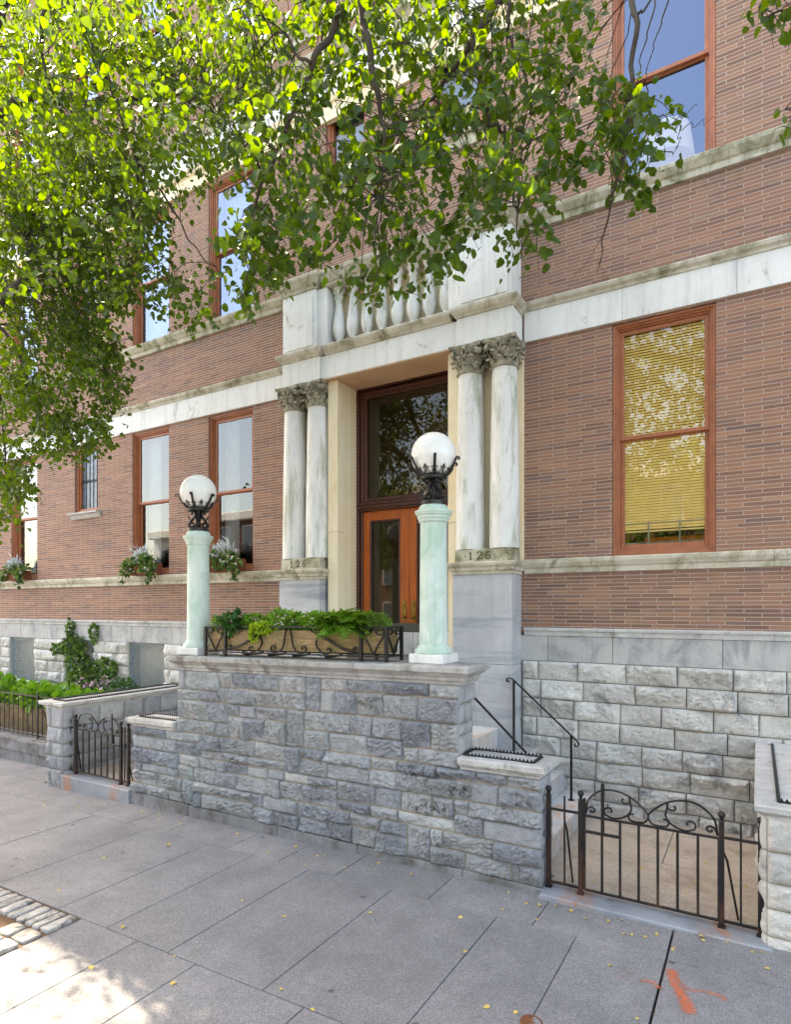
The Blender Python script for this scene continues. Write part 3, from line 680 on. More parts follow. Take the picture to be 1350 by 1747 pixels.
for (a, b, c, d, kind) in WIN:
    if kind.startswith('lead') or kind == 'mid':
        w = bpy.data.objects.new('window', None); COL.objects.link(w); w.parent = B
        mb = MB(); frame_rect(mb, a + .002, b - .002, c + .002, d - .002, 0.06, Y + 0.05, Y + 0.2, 0.07); frame_rect(mb, a + .05, b - .05, c + .06, d - .05, 0.05, Y + 0.085, Y + 0.19); mb.build('frame', M['wood_frame'], w)
        if kind == 'mid':
            g = MB(); g.add([(a + .08, Y + .14, c + .08), (b - .08, Y + .14, c + .08), (b - .08, Y + .14, d - .08), (a + .08, Y + .14, d - .08)], [(0, 1, 2, 3)]); g.build('pane', M['glass'], w, fix=False)
            curtain(w, a + .05, b - .05, c, d, M['curtain_blue'], Y + .3, .015, 70)
            s = MB(); s.extr_x([(Y + .1, c - .2), (Y - .03, c - .2), (Y - .05, c - .08), (Y - .12, c - .05), (Y - .13, c - .01), (Y + .1, c)], a - .1, b + .1); s.build('sill', M['marble_moss'], w)
        else:
            g = MB(); g.box(a + .09, b - .09, Y + .14, Y + .15, c + .1, d - .09); g.build('pane', M['lead'], w)
            l = MB(); n = 5
            for i in range(1, n):
                x = a + .09 + (b - a - .18) * i / n; l.box(x - .006, x + .006, Y + .128, Y + .139, c + .1, d - .09)
            zz_ = (c + d) / 2
            for i in range(n):
                x = a + .09 + (b - a - .18) * (i + .5) / n; hw = (b - a - .18) / n / 2
                l.band([(x - hw, Y + .13, zz_ + .03), (x, Y + .13, zz_ - .04), (x + hw, Y + .13, zz_ + .03)], .01, .012, (0, 1, 0))
                l.band([(x - hw, Y + .13, zz_ - .07), (x, Y + .13, zz_), (x + hw, Y + .13, zz_ - .07)], .01, .012, (0, 1, 0))
            l.build('lead_bar', M['iron'], w)
            if kind == 'lead':
                s = MB(); s.extr_x([(Y + .1, c - .13), (Y - .02, c - .13), (Y - .06, c - .05), (Y - .12, c - .035), (Y - .12, c - .002), (Y + .1, c)], a - .12, b + .12); s.build('sill', M['coping'], w)
        continue
    w = sash_window(a, b, c, d, kind)
    if kind == 'sash' and -1.7 < a < -1.5:
        # venetian blind, one mesh; a chrome window guard
        bl = MB(); z = 3.80; k = 0
        while z < d - 0.12:
            bl.add([(a + .11, Y + .196, z - .015), (b - .11, Y + .196, z - .015), (b - .11, Y + .220, z + .018), (a + .11, Y + .220, z + .018), (a + .11, Y + .196, z - .012), (b - .11, Y + .196, z - .012), (b - .11, Y + .220, z + .020), (a + .11, Y + .220, z + .020)], [(0, 1, 2, 3), (7, 6, 5, 4), (0, 4, 5, 1), (2, 6, 7, 3)]); z += 0.0365
        for x in (a + .25, b - .25): bl.box(x - .002, x + .002, Y + .188, Y + .191, 3.79, d - .1)
        bl.box(a + .11, b - .11, Y + .23, Y + .26, 3.755, 3.775)
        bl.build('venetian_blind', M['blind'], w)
        gd = MB()
        for z in (3.60, 3.86): gd.box(a + .12, b - .12, Y + .19, Y + .197, z, z + .012)
        for x in (a + .42, b - .42): gd.box(x - .01, x + .01, Y + .188, Y + .199, 3.58, 3.88)
        gd.build('window_guard', M['mesh_grille'], w)
        fb = MB(); fb.box(a + .3, b - .05, Y + .6, Y + .9, 3.3, 3.72, .02); fb.build('orange_box', M['orange_obj'], w)
    elif kind == 'sash' and a < 0:
        curtain(w, a + .1, a + .46, c + .05, d - .05, M['curtain'], Y + .36)
    elif kind == 'sash2' and -1.7 < a < -1.5:
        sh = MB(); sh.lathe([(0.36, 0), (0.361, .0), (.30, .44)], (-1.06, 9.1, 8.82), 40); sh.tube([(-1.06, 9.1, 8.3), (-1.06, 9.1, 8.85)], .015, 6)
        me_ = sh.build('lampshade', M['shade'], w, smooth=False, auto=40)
    elif kind == 'sash2':
        curtain(w, a + .1, b - .1, c + .05, d - .05, M['curtain'], Y + .36, .015, 50)
# basement windows with wire mesh
for (a, b, c, d) in BWIN:
    w = bpy.data.objects.new('basement_window', None); COL.objects.link(w); w.parent = B
    mb = MB(); frame_rect(mb, a + .002, b - .002, c - .02, d - .005, .06, Y + .05, Y + .16); mb.build('frame', M['steel_blue'], w)
    jm = MB(); jm.box(a - .002, a + .001, Y + .005, Y + .3, c, d); jm.box(b, b + .003, Y + .005, Y + .3, c, d); jm.box(a, b, Y + .002, Y + .3, d, d + .01); jm.build('reveal', M['band_grey'], w)
    wm = MB(); p = 0.075; n = int((b - a) / p) + 1; hh = d - c
    k = -int(hh * 2 / p) - 1
    for i in range(-int(hh / 1.8 / p) - 1, int((b - a) / p) + 2):
        for sgn in (1, -1):
            pts = []
            for j in range(2):
                pass
            xa = a + i * p if sgn > 0 else a + i * p + hh / 1.8; dx = hh / 1.8 * sgn
            t0, t1 = 0.0, 1.0
            if dx > 0: t0 = max(0, (a + .06 - xa) / dx); t1 = min(1, (b - .06 - xa) / dx)
            else: t0 = max(0, (b - .06 - xa) / dx); t1 = min(1, (a + .06 - xa) / dx)
            if t1 - t0 > .02: wm.tube([(xa + dx * t0, Y + .06, c + hh * t0), (xa + dx * t1, Y + .06, c + hh * t1)], .0065, 4)
    wm.build('wire_mesh', M['mesh_grille'], w, fix=False)
    g = MB(); g.add([(a, Y + .2, c), (b, Y + .2, c), (b, Y + .2, d), (a, Y + .2, d)], [(0, 1, 2, 3)]); g.build('pane', M['glass'], w, fix=False)
    cu = curtain(w, a, b, c, d, M['white'], Y + .215, .008, 30)

# ------------------------------------------------------------------ portal
def pedestal(x0, x1, side):
    p = bpy.data.objects.new('pedestal', None); COL.objects.link(p); p.parent = B
    yf = 7.99
    m = MB()
    m.box(x0, x1, yf, Y + .1, 0.6, 1.96, .006); m.box(x0 + .001, x1 - .001, yf + .002, Y + .1, 1.965, 3.22, .006)
    m.build('pedestal_body', M['blue_marble'], p)
    c = MB(); c.mold(x0, x1, yf, Y, [(0, 3.22), (.012, 3.225), (.014, 3.265), (.04, 3.275), (.05, 3.315), (.09, 3.35), (.10, 3.385), (.09, 3.395)], (1, 1, 0), steps=6, wob=.0015)
    c.build('pedestal_cap', M['sill'], p)
    pl = MB(); pl.box(x0 + .025, x1 - .005, yf + .02, Y + .02, 3.395, 3.585, .012); pl.build('plinth_block', M['marble_moss'], p)
    # carved number
    dg = MB(); zc = 3.49; xc = (x0 + x1) / 2 - .03; s = 0.052; yy = yf + .019
    def st(pts, w): dg.band([(xc + q[0] * s, yy, zc + q[1] * s) for q in pts], .004, w * s, (0, 1, 0))
    st([(-2.7, 1), (-2.7, -1)], .34); st([(-3.1, -1), (-2.3, -1)], .2); st([(-3.15, .6), (-2.7, 1)], .22)
    st(smooth2([(-.75, .45), (-.5, .9), (0, 1), (.5, .75), (.45, .25), (-.1, -.35), (-.7, -.95)], 4), .28); st([(-.8, -.92), (.6, -.92)], .3); st([(.6, -.92), (.72, -.55)], .2)
    st(smooth2([(2.9, .85), (2.4, .95), (1.9, .5), (1.75, -.2), (1.95, -.8), (2.4, -1), (2.85, -.75), (2.95, -.3), (2.7, .1), (2.3, .15), (1.9, -.15)], 4), .28)
    for x in (-4.3, 4.2): dg.lathe([(.18 * s, 0), (.18 * s, .004)], (0, 0, 0), 8) if False else st([(x - .15, 0), (x + .15, 0)], .3)
    dg.build('carved_number', M['digit'], p)
    return p
pedestal(-7.05, -6.18, 0); pedestal(-3.77, -2.88, 1)
def capital(mb, c, s):
    """corinthian capital: bell, two rows of leaves, corner volutes; c = centre of its bottom"""
    x, y, z = c; h = .40 * s
    mb.lathe([(.195, 0), (.205, .012), (.195, .03), (.172, .035), (.17, .1), (.18, .2), (.21, .3), (.25, .345)], (x, y, z), 32, lambda r, zz, a: r + (.012 * math.sin(8 * a) if .04 < zz < .33 else 0))
    for row, (z0, hh, r0, n) in enumerate(((.035, .13, .178, 8), (.12, .15, .185, 8))):
        for i in range(n):
            a = 2 * math.pi * (i + .5 * row) / n
            ca, sa = math.cos(a), math.sin(a); v = []; f = []
            K = 6; L = 5
            for k in range(K):
                t = k / (K - 1); rad = r0 + .012 + .075 * t ** 3 + .02 * t; zz_ = z0 + hh * (t if t < .85 else 1.7 * .85 - .7 * t + 0) - (.03 if k == K - 1 else 0)
                wd = .062 * (1 - .45 * t ** 2) * (1 + .18 * math.sin(t * 13))
                for l in range(L):
                    q = (l / (L - 1) - .5) * 2; rr_ = rad - .022 * abs(q) + (.012 if l == 2 else 0); aa = q * wd
                    v.append((x + rr_ * ca - aa * sa, y + rr_ * sa + aa * ca, z + zz_ - .012 * abs(q)))
            f = [(k * L + l, k * L + l + 1, (k + 1) * L + l + 1, (k + 1) * L + l) for k in range(K - 1) for l in range(L - 1)]
            mb.add(v, f)
    for i in range(4):
        a = math.pi / 4 + i * math.pi / 2; ca, sa = math.cos(a), math.sin(a)
        for side in (-1, 1):
            pts = [(.16, .2), (.2, .27), (.255, .325)] + spiral((.262, .285), .042, .008, 1.4, 1.4 - 7.5, 14)
            P = [(x + r * math.cos(a + side * .13 * (1 - j / len(pts))), y + r * math.sin(a + side * .13 * (1 - j / len(pts))), z + zz_) for j, (r, zz_) in enumerate(pts)]
            mb.band(P, .05, .018, (-sa, ca, 0))
        b = i * math.pi / 2
        mb.sphere((x + .235 * math.cos(b), y + .235 * math.sin(b), z + .335), .035, 8, 6)
        for side in (-1, 1):
            pts = [(.0, .0), (.03, .06)] + spiral((.055, .085), .03, .008, 2.4, 2.4 - 6, 10)
            P = [(x + .232 * math.cos(b) - side * q * math.sin(b), y + .232 * math.sin(b) + side * q * math.cos(b), z + .2 + zz_) for q, zz_ in pts]
            mb.band(P, .03, .014, (math.cos(b), math.sin(b), 0))
    # abacus with concave sides
    ab = []; N = 8
    for i in range(4):
        a = math.pi / 4 + i * math.pi / 2
        for k in range(N):
            t = k / N; p0 = Vector((math.cos(a), math.sin(a))) * .345; p1 = Vector((math.cos(a + math.pi / 2), math.sin(a + math.pi / 2))) * .345
            q = p0.lerp(p1, t) * (1 - .11 * math.sin(math.pi * t)); ab.append((q.x, q.y))
    n = len(ab); v = []
    for zz_, e in ((.345, .95), (.375, 1.0), (.395, 1.0)): v += [(x + q[0] * e, y + q[1] * e, z + zz_) for q in ab]
    f = [(j * n + i, j * n + (i + 1) % n, (j + 1) * n + (i + 1) % n, (j + 1) * n + i) for j in range(2) for i in range(n)] + [tuple(range(n))[::-1], tuple(range(2 * n, 3 * n))]
    mb.add(v, f)
for cx in (-6.87, -6.36, -3.575, -3.055):
    col = bpy.data.objects.new('column', None); COL.objects.link(col); col.parent = B
    cy = 8.195
    sh = MB(); pr = []
    for i in range(24):
        t_ = i / 23; pr.append((.212 - .036 * t_ ** 1.6, 3.585 + .002 + t_ * 2.525))
    sh.lathe(pr, (cx, cy, 0), 40); o = sh.build('shaft', M['column'], col, auto=40)
    cp = MB(); capital(cp, (cx, cy, 6.108), 1.0); cp.build('capital', M['capital'], col, auto=50)
# cream jambs, back wall behind the columns, soffit
for s in (0, 1):
    mb = MB()
    mx = (lambda q: q) if s == 0 else (lambda q: -9.84 - q)
    def bx(a, b, *k, **kw):
        a, b = mx(a), mx(b); mb.box(min(a, b), max(a, b), *k, **kw)
    bx(-7.0, -6.12, 8.37, 8.6, 3.40, 6.5, bev=.004)
    bx(-6.12, -5.925, 8.14, 8.335, 1.09, 4.0, bev=.006); bx(-6.12, -5.925, 8.14, 8.335, 4.004, 6.498, bev=.006)
    bx(-6.1, -5.93, 8.338, 8.475, 1.09, 6.498, bev=.005)
    bx(-6.12, -5.925, 8.478, 8.79, 1.09, 6.498, bev=.006)
    mb.build('door_jamb', M['cream'], B)
MB().box(-6.2, -3.64, 8.05, 8.9, 6.497, 6.7).build('soffit', M['soffit'], B)
# entablature
MB().box(-6.975, -6.185, 7.99, Y + .05, 6.503, 6.893, .006).build('entablature_block', M['marble'], B); MB().box(-3.70, -2.862, 7.99, Y + .05, 6.503, 6.893, .006).build('entablature_block', M['marble'], B)
e = MB(); e.box(-6.183, -3.702, 8.035, Y + .05, 6.51, 6.893, .008)
e.build('entablature_beam', M['marble'], B)
e = MB(); mp = [(0, 6.893), (.02, 6.9), (.03, 6.925), (.06, 6.945), (.085, 6.985), (.09, 7.02), (.08, 7.035)]
e.mold(-6.975, -6.185, 7.99, Y, mp, (1, 1, 0)); e.mold(-3.70, -2.862, 7.99, Y, mp, (1, 1, 0)); e.mold(-6.09, -3.8, 8.035, Y, mp, (0, 0, 0))
e.build('entablature_moulding', M['sill'], B)
bal = bpy.data.objects.new('balustrade', None); COL.objects.link(bal); bal.parent = B
e = MB()
for a, b, c, d in ((-6.98, -6.27, -6.268, -6.08), (-3.71, -2.885, -3.87, -3.712)):
    e = MB(); e.box(a, b, 8.005, Y + .04, 7.036, 8.03, .006)
    e.box(a + .06, b - .06, 7.99, 8.01, 7.1, 7.93, .008)
    e.box(c, d, 8.06, Y + .04, 7.036, 8.03, .006); e.build('pedestal_block', M['marble'], bal)
e = MB(); cp_ = [(0, 8.03), (.02, 8.035), (.025, 8.08), (.06, 8.11), (.09, 8.17), (.115, 8.2), (.12, 8.245), (.11, 8.262), (.02, 8.275)]
e.mold(-6.98, -6.27, 8.005, Y, cp_, (1, 1, 0)); e.mold(-3.71, -2.885, 8.005, Y, cp_, (1, 1, 0)); e.mold(-6.16, -3.82, 8.06, Y, cp_, (0, 0, 0))
e.build('top_rail', M['marble_moss'], bal)
e = MB(); e.box(-6.08, -3.87, 8.375, 8.41, 7.03, 8.04); e.build('back_panel', M['cream'], bal)
bp_ = [(.1, 0), (.1, .05), (.085, .06), (.075, .085), (.05, .115), (.045, .13), (.07, .165), (.098, .23), (.108, .31), (.102, .4), (.084, .52), (.066, .64), (.058, .74), (.056, .8), (.075, .825), (.078, .85), (.06, .865), (.075, .9), (.095, .935), (.1, .94), (.1, .99)]
bm0 = None
for i in range(8):
    x = -5.945 + i * 0.281
    if bm0 is None:
        b_ = MB(); b_.lathe(bp_, (0, 0, 0), 24); bm0 = b_.build('baluster', M['column'], bal, auto=50); bm0.location = (x, 8.22, 7.038)
    else:
        o = bm0.copy(); COL.objects.link(o); o.location = (x, 8.22, 7.038); o.parent = bal

# ------------------------------------------------------------------ door
D = bpy.data.objects.new('entrance_door', None); COL.objects.link(D); D.parent = B
mb = MB(); DX0, DX1 = -5.925, -3.915
zsill = 1.72
frame_rect(mb, DX0 - .03, DX1 + .03, zsill, 6.55, .075, 8.70, 8.9, .04, .008)
frame_rect(mb, DX0 + .05, DX1 - .05, zsill, 6.45, .05, 8.735, 8.9, .03, .008)
mb.box(DX0 + .045, DX1 - .045, 8.70, 8.9, 4.43, 4.56, .012); mb.box(DX0 + .03, DX1 - .03, 8.675, 8.74, 4.50, 4.545, .01); mb.box(DX0 + .03, DX1 - .03, 8.69, 8.75, 4.40, 4.43, .008)
z = 1.9
while z < 6.4:
    mb.box(DX0 - .018, DX0 + .01, 8.685, 8.705, z, z + .035, .006); z += .06
x = DX0 + .1
while x < DX1 - .1:
    mb.box(x, x + .035, 8.685, 8.705, 6.46, 6.49, .006); x += .06
mb.build('door_frame', M['wood_dark'], D)
tf = MB(); frame_rect(tf, DX0 + .09, DX1 - .09, 4.56, 6.42, .085, 8.75, 8.82, .07, .01); tf.build('transom_sash', M['wood_frame'] if False else M['wood_dark'], D)
g = MB(); g.add([(DX0 + .15, 8.79, 4.62), (DX1 - .15, 8.79, 4.62), (DX1 - .15, 8.79, 6.36), (DX0 + .15, 8.79, 6.36)], [(0, 1, 2, 3)]); g.build('transom_pane', M['glass_dark'], D, fix=False)
for s in (0, 1):
    a, b = (DX0 + .095, -4.922) if s == 0 else (-4.918, DX1 - .095)
    lf = MB(); st = .155
    lf.box(a, a + st - .02, 8.765, 8.815, zsill + .03, 4.40, .006); lf.box(b - st - .02, b, 8.765, 8.815, zsill + .03, 4.40, .006)
    lf.box(a + st - .02, b - st - .02, 8.765, 8.815, 4.24, 4.40, .004); lf.box(a + st - .02, b - st - .02, 8.765, 8.815, zsill + .03, zsill + .40, .004)
    o = lf.build('door_leaf', M['door_wood'], D)
    mo = MB(); frame_rect(mo, a + st - .02, b - st - .02, zsill + .40, 4.24, .03, 8.757, 8.81, .03, .008); mo.build('glazing_bead', M['wood_dark'], D)
    g = MB(); g.add([(a + st, 8.795, zsill + .42), (b - st - .04, 8.795, zsill + .42), (b - st - .04, 8.795, 4.22), (a + st, 8.795, 4.22)], [(0, 1, 2, 3)]); g.build('door_pane', M['glass_dark'], D, fix=False)
    hx = b - .085 if s == 0 else a + .085
    h = MB(); pts = []
    for i in range(24):
        an = 2 * math.pi * i / 24; ex = math.cos(an); ez = math.sin(an)
        pts.append((hx + .042 * math.copysign(abs(ex) ** .8, ex), 2.70 + .185 * math.copysign(abs(ez) ** .55, ez)))
    h.extr_y(pts, 8.752, 8.766)
    h.sphere((hx, 8.735, 2.60), .028, 12, 8); h.tube([(hx, 8.76, 2.60), (hx, 8.735, 2.60)], .012, 8); h.sphere((hx, 8.748, 2.78), .017, 10, 6)
    h.build('handle', M['brass'], D, auto=40)
v = MB()   # vestibule behind the door glass
v.box(-6.3, -6.2, 8.9, 11.4, 1.6, 6.9); v.box(-3.6, -3.5, 8.9, 11.4, 1.6, 6.9); v.box(-6.2, -3.6, 11.3, 11.4, 1.6, 6.9); v.box(-6.2, -3.6, 8.9, 11.3, 6.8, 6.9); v.box(-6.2, -3.6, 8.75, 11.3, 1.6, 1.7)
v.build('vestibule', M['vest'], B)
v = MB(); v.box(-5.5, -4.0, 11.22, 11.29, 1.7, 6.0); v.build('dark_inner_doorway', M['wood_dark'], B)
v = MB(); v.tube([(-4.55, 9.5, 6.8), (-4.55, 9.5, 5.75)], .012, 6); v.lathe([(.02, .4), (.16, .3), (.18, .0), (.1, -.06)], (-4.55, 9.5, 5.35), 16); v.build('hanging_lantern', M['iron'], B)

# ================================================================== STOOP
S = thing('stone_stoop', 'blue-grey rock-faced stone stoop wall with steps in front of the entrance', 'stoop')
def col_joints(x0, x1, mean, var, i, seed=0): return joints(x0, x1, mean, var, random.Random(seed + i * 13))
hts = [.21, .20, .125, .205, .125, .205, .13, .225, .225, .26]
rowsS = []; z = 1.965
for h in hts:
    rowsS.append((max(z - h, .055), z)); z -= h
    if z < .1: break
def s_joints(i):
    z0, z1 = rowsS[i]
    m = .48 if z1 - z0 > .18 else .62
    js = joints(-6.92, -2.65, m, .17, random.Random(40 + i * 5))
    if i < 5:                                                  # narrow quoins above the cheeks
        pass
    if z1 <= 1.10: js = joints(-7.88, -1.77, m, .17, random.Random(40 + i * 5))
    return js
def wfront(y):
    return lambda U, V, Z: np.stack([U, y - Z, V], -1)
def sh(V): return shear_stoop(V)
# split rows: align so that a joint sits at z about 1.10 (top of cheeks)
rj = random.Random(31); CE = []
for zb_, zt_, xa_, xb_ in ((1.555, 1.965, -6.92, -2.65), (1.10, 1.555, -6.92, -2.65), (.77, 1.10, -7.88, -1.77), (.415, .77, -7.88, -1.77), (.055, .415, -7.88, -1.77)):
    CE += jumped(xa_, xb_, zb_, zt_, rj)
V_, F_ = cells_wall(CE, wfront(5.785), 0.0125, 0.078, 0.008, 1.7, .10)
fastmesh('front_wall', sh(V_), F_, M['rock_dark'], S)
sidejs = lambda xa, xb, sd: (lambda i: joints(xa, xb, .3, .06, random.Random(sd + i)))
V_, F_ = rock_wall(0, [r for r in rowsS if r[1] > 1.1], sidejs(5.78, 6.14, 3), lambda U, V, Z: np.stack([-2.66 + Z, U, V], -1), 0.02, 0.03, 0.012, 1)
fastmesh('side_wall', sh(V_), F_, M['rock_dark'], S)
V_, F_ = rock_wall(0, [r for r in rowsS if r[1] <= 1.11], sidejs(5.78, 6.12, 9), lambda U, V, Z: np.stack([-1.80 + Z, U, V], -1), 0.02, 0.03, 0.012, 1)
fastmesh('side_wall', sh(V_), F_, M['rock_dark'], S)
mb = MB(); mb.box(-6.92, -2.665, 5.778, 6.14, .0, 1.97); mb.box(-7.87, -1.805, 5.779, 6.12, -.3, 1.095)
mb.build('wall_core', M['mortar'], S, shear=sh)
mb = MB(); x = -7.93
for i, xe in enumerate((-6.7, -5.1, -3.9, -2.6, -1.75)):
    mb.box(x + .002, xe - .002, 5.735 if i < 3 else 5.74, 6.13, -.3, .056, .01); x = xe
mb.build('plinth', M['plinth'], S, shear=sh)
cpf = [(0, 1.962), (.015, 1.965), (.018, 1.995), (.04, 2.01), (.045, 2.04), (.085, 2.075), (.10, 2.09), (.125, 2.10), (.13, 2.15), (.12, 2.163), (.0, 2.166)]
mb = MB(); mb.mold(-6.90, -2.62, 5.76, 6.13, cpf, (1, 1, 1), steps=60, wob=.0035); mb.build('wall_cap', M['coping_dark'], S, shear=sh)
ccf = [(0, 1.10), (.012, 1.103), (.02, 1.13), (.05, 1.15), (.06, 1.165), (.085, 1.175), (.09, 1.225), (.08, 1.238), (.02, 1.243)]
for (a, b) in ((-2.62 + .0, -1.80), (-7.87, -6.93)):
    mb = MB(); mb.mold(a if a > -5 else a, b, 5.75, 6.11, ccf, (0 if a > -5 else 1, 1 if a > -5 else 0, 1), steps=16, wob=.004); mb.build('cheek_cap', M['coping'], S, shear=sh)
def spikes(pts, z, closed, name, parent, shear, pitch=.038):
    mb = MB(); P = pts + ([pts[0]] if closed else [])
    for a, b in zip(P[:-1], P[1:]):
        a = Vector(a); b = Vector(b); L = (b - a).length; d = (b - a) / L; nrm = Vector((-d.y, d.x))
        mb.band([(a.x, a.y, z + .008), (b.x, b.y, z + .008)], .03, .012, (nrm.x, nrm.y, 0)) if False else None
        q = [a - nrm * .014, b - nrm * .014, b + nrm * .014, a + nrm * .014]
        mb.add([(p.x, p.y, z + k) for k in (0, .014) for p in q], [(0, 1, 2, 3), (4, 5, 6, 7), (0, 1, 5, 4), (1, 2, 6, 5), (2, 3, 7, 6), (3, 0, 4, 7)])
        n = max(1, int(L / pitch))
        for i in range(n):
            c = a + d * (L * (i + .5) / n); w = d * (pitch * .42)
            mb.add([(c.x - w.x - nrm.x * .003, c.y - w.y - nrm.y * .003, z + .012), (c.x + w.x - nrm.x * .003, c.y + w.y - nrm.y * .003, z + .012), (c.x, c.y, z + .042),
                    (c.x - w.x + nrm.x * .003, c.y - w.y + nrm.y * .003, z + .012), (c.x + w.x + nrm.x * .003, c.y + w.y + nrm.y * .003, z + .012)], [(0, 1, 2), (3, 2, 4), (0, 2, 3), (1, 4, 2)])
    return mb.build(name, M['iron'], parent, shear=shear, fix=False)
spikes([(-2.6, 5.775), (-1.86, 5.775), (-1.86, 6.06), (-2.6, 6.06)], 1.240, True, 'spiked_strip', S, sh)
spikes([(-7.0, 5.775), (-7.78, 5.775), (-7.78, 6.06), (-7.0, 6.06)], 1.240, True, 'spiked_strip', S, sh)
# landing and steps, mirrored about X = -4.92
st = MB(); st.box(-6.77, -3.07, 6.145, 7.985, .1, 1.09, .008)
for k, (o0, o1, zt) in enumerate(((0, .44, .79), (.441, .81, .53), (.811, 1.18, .27))):
    xa, xb = -3.068 + o0, -3.068 + o1
    y1 = 8.39 if xa > -2.86 else 7.985
    if k == 0:
        for m_ in (0, 1):
            f = (lambda q: q) if m_ == 0 else (lambda q: -9.84 - q)
            p, q = sorted((f(-3.068), f(-2.862))); st.box(p, q, 6.145, 7.985, .05, zt, .008)
            p, q = sorted((f(-2.8615), f(xb))); st.box(p, q, 6.145, 8.39, .05, zt, .008)
    else:
        for m_ in (0, 1):
            f = (lambda q: q) if m_ == 0 else (lambda q: -9.84 - q)
            p, q = sorted((f(xa), f(xb))); st.box(p, q, 6.145, 8.39, .04, zt, .008)
st.build('steps', M['stair'], S)
st = MB(); st.box(-5.9, -3.94, 7.6, 8.3, 1.092, 1.29, .006); st.box(-5.9, -3.94, 7.9, 8.35, 1.292, 1.5, .006); st.box(-5.9, -3.94, 8.2, 8.7, 1.502, 1.715, .006); st.build('upper_step', M['stair'], S)

# ------------------------------------------------------------------ lamp pillars
def lamp_pillar(cx, cy, z0, label):
    T = thing('lamp_pillar', label, 'lamp', 'globe lamps on copper pillars', (cx, cy, z0))
    b = MB(); b.box(-.205, .205, -.205, .205, 0, .105, .012); b.build('plinth', M['marble'], T)
    b = MB(); b.lathe([(.2, .105), (.208, .12), (.205, .15), (.18, .165), (.175, .185), (.158, .2), (.156, .24), (.152, .9), (.147, 1.5), (.149, 1.535), (.166, 1.545), (.168, 1.578), (.178, 1.580), (.182, 1.612), (.196, 1.622), (.198, 1.640), (.208, 1.642), (.208, 1.664), (.204, 1.666), (.166, 1.674), (.160, 1.712), (.14, 1.73)], (0, 0, 0), 48)
    b.build('pillar', M['copper'], T, auto=25)
    k = MB(); zc = 1.725
    k.lathe([(.13, 0), (.14, .005), (.14, .05), (.13, .058)], (0, 0, zc), 32)
    k.lathe([(.03, .05), (.045, .1), (.03, .15), (.05, .2), (.035, .25), (.06, .3)], (0, 0, zc), 16)
    for i in range(6):
        a = i * math.pi / 3 + .3; ca, sa = math.cos(a), math.sin(a)
        pts = spiral((.09, .10), .012, .05, 0.5, 0.5 + 5.2, 18)[::-1][::-1]
        pts = spiral((.10, .105), .012, .052, 1.2, 1.2 + 5.0, 18) + [(.10, .17), (.065, .21), (.055, .24)] + spiral((.085, .265), .03, .008, 3.3, 3.3 - 4.6, 12)
        k.band([(r * ca, r * sa, zc + zz_) for r, zz_ in pts], .042, .016, (-sa, ca, 0))
        k.tube([(.12 * ca, .12 * sa, zc + .17), (.15 * ca, .15 * sa, zc + .2), (.148 * ca, .148 * sa, zc + .22)], .007, 5)
    k.build('scroll_bracket', M['iron'], T, auto=50)
    c = MB(); zr = zc + .285
    c.lathe([(.05, 0), (.135, .0), (.145, .01), (.145, .045), (.138, .055), (.05, .055)], (0, 0, zr), 40)
    for i in range(6):
        a = i * math.pi / 3 - 1.05; ca, sa = math.cos(a), math.sin(a)
        pts = [(.13, .03), (.17, .06), (.215, .11), (.25, .165), (.27, .205)] + spiral((.296, .205), .026, .008, math.pi, math.pi - 5.2, 12)
        c.band([(r * ca, r * sa, zr + zz_) for r, zz_ in pts], .028, .012, (-sa, ca, 0))
    for i in range(12):                                        # heart scrolls of the coronet
        a = (i + .5) * math.pi / 6 - 1.05 - math.pi / 6 * .5 + math.pi / 12
        for sgn in (-1, 1):
            pts = [(0, 0), (.022, .02), (.034, .05)] + spiral((.022, .058), .013, .004, .3, .3 + 4.5, 9)
            P = []
            for q, zz_ in pts:
                rr_ = .15 + zz_ * .62; aa = a + sgn * q / .17
                P.append((rr_ * math.cos(aa), rr_ * math.sin(aa), zr + .05 + zz_))
            c.tube(P, .0048, 4)
        if i % 2 == 0:
            a2 = a + math.pi / 12; r_ = .185
            c.tube([(.165 * math.cos(a2), .165 * math.sin(a2), zr + .055), (.2 * math.cos(a2), .2 * math.sin(a2), zr + .1), (.206 * math.cos(a2), .206 * math.sin(a2), zr + .13), (.208 * math.cos(a2), .208 * math.sin(a2), zr + .15)], [.006, .008, .016, .002], 5)
    c.build('globe_cradle', M['iron'], T, auto=50)
    g = MB(); g.sphere((0, 0, zr + .285 - .01), .249, 48, 28); g.build('glass_globe', M['globe'], T, smooth=True)
    return T
lamp_pillar(-3.06, 6.0, 2.146, 'verdigris copper pillar with white globe lamp beside the entrance doors, right end of the stoop wall')
lamp_pillar(-6.79, 6.0, 2.096, 'verdigris copper pillar with white globe lamp at the left end of the stoop wall')

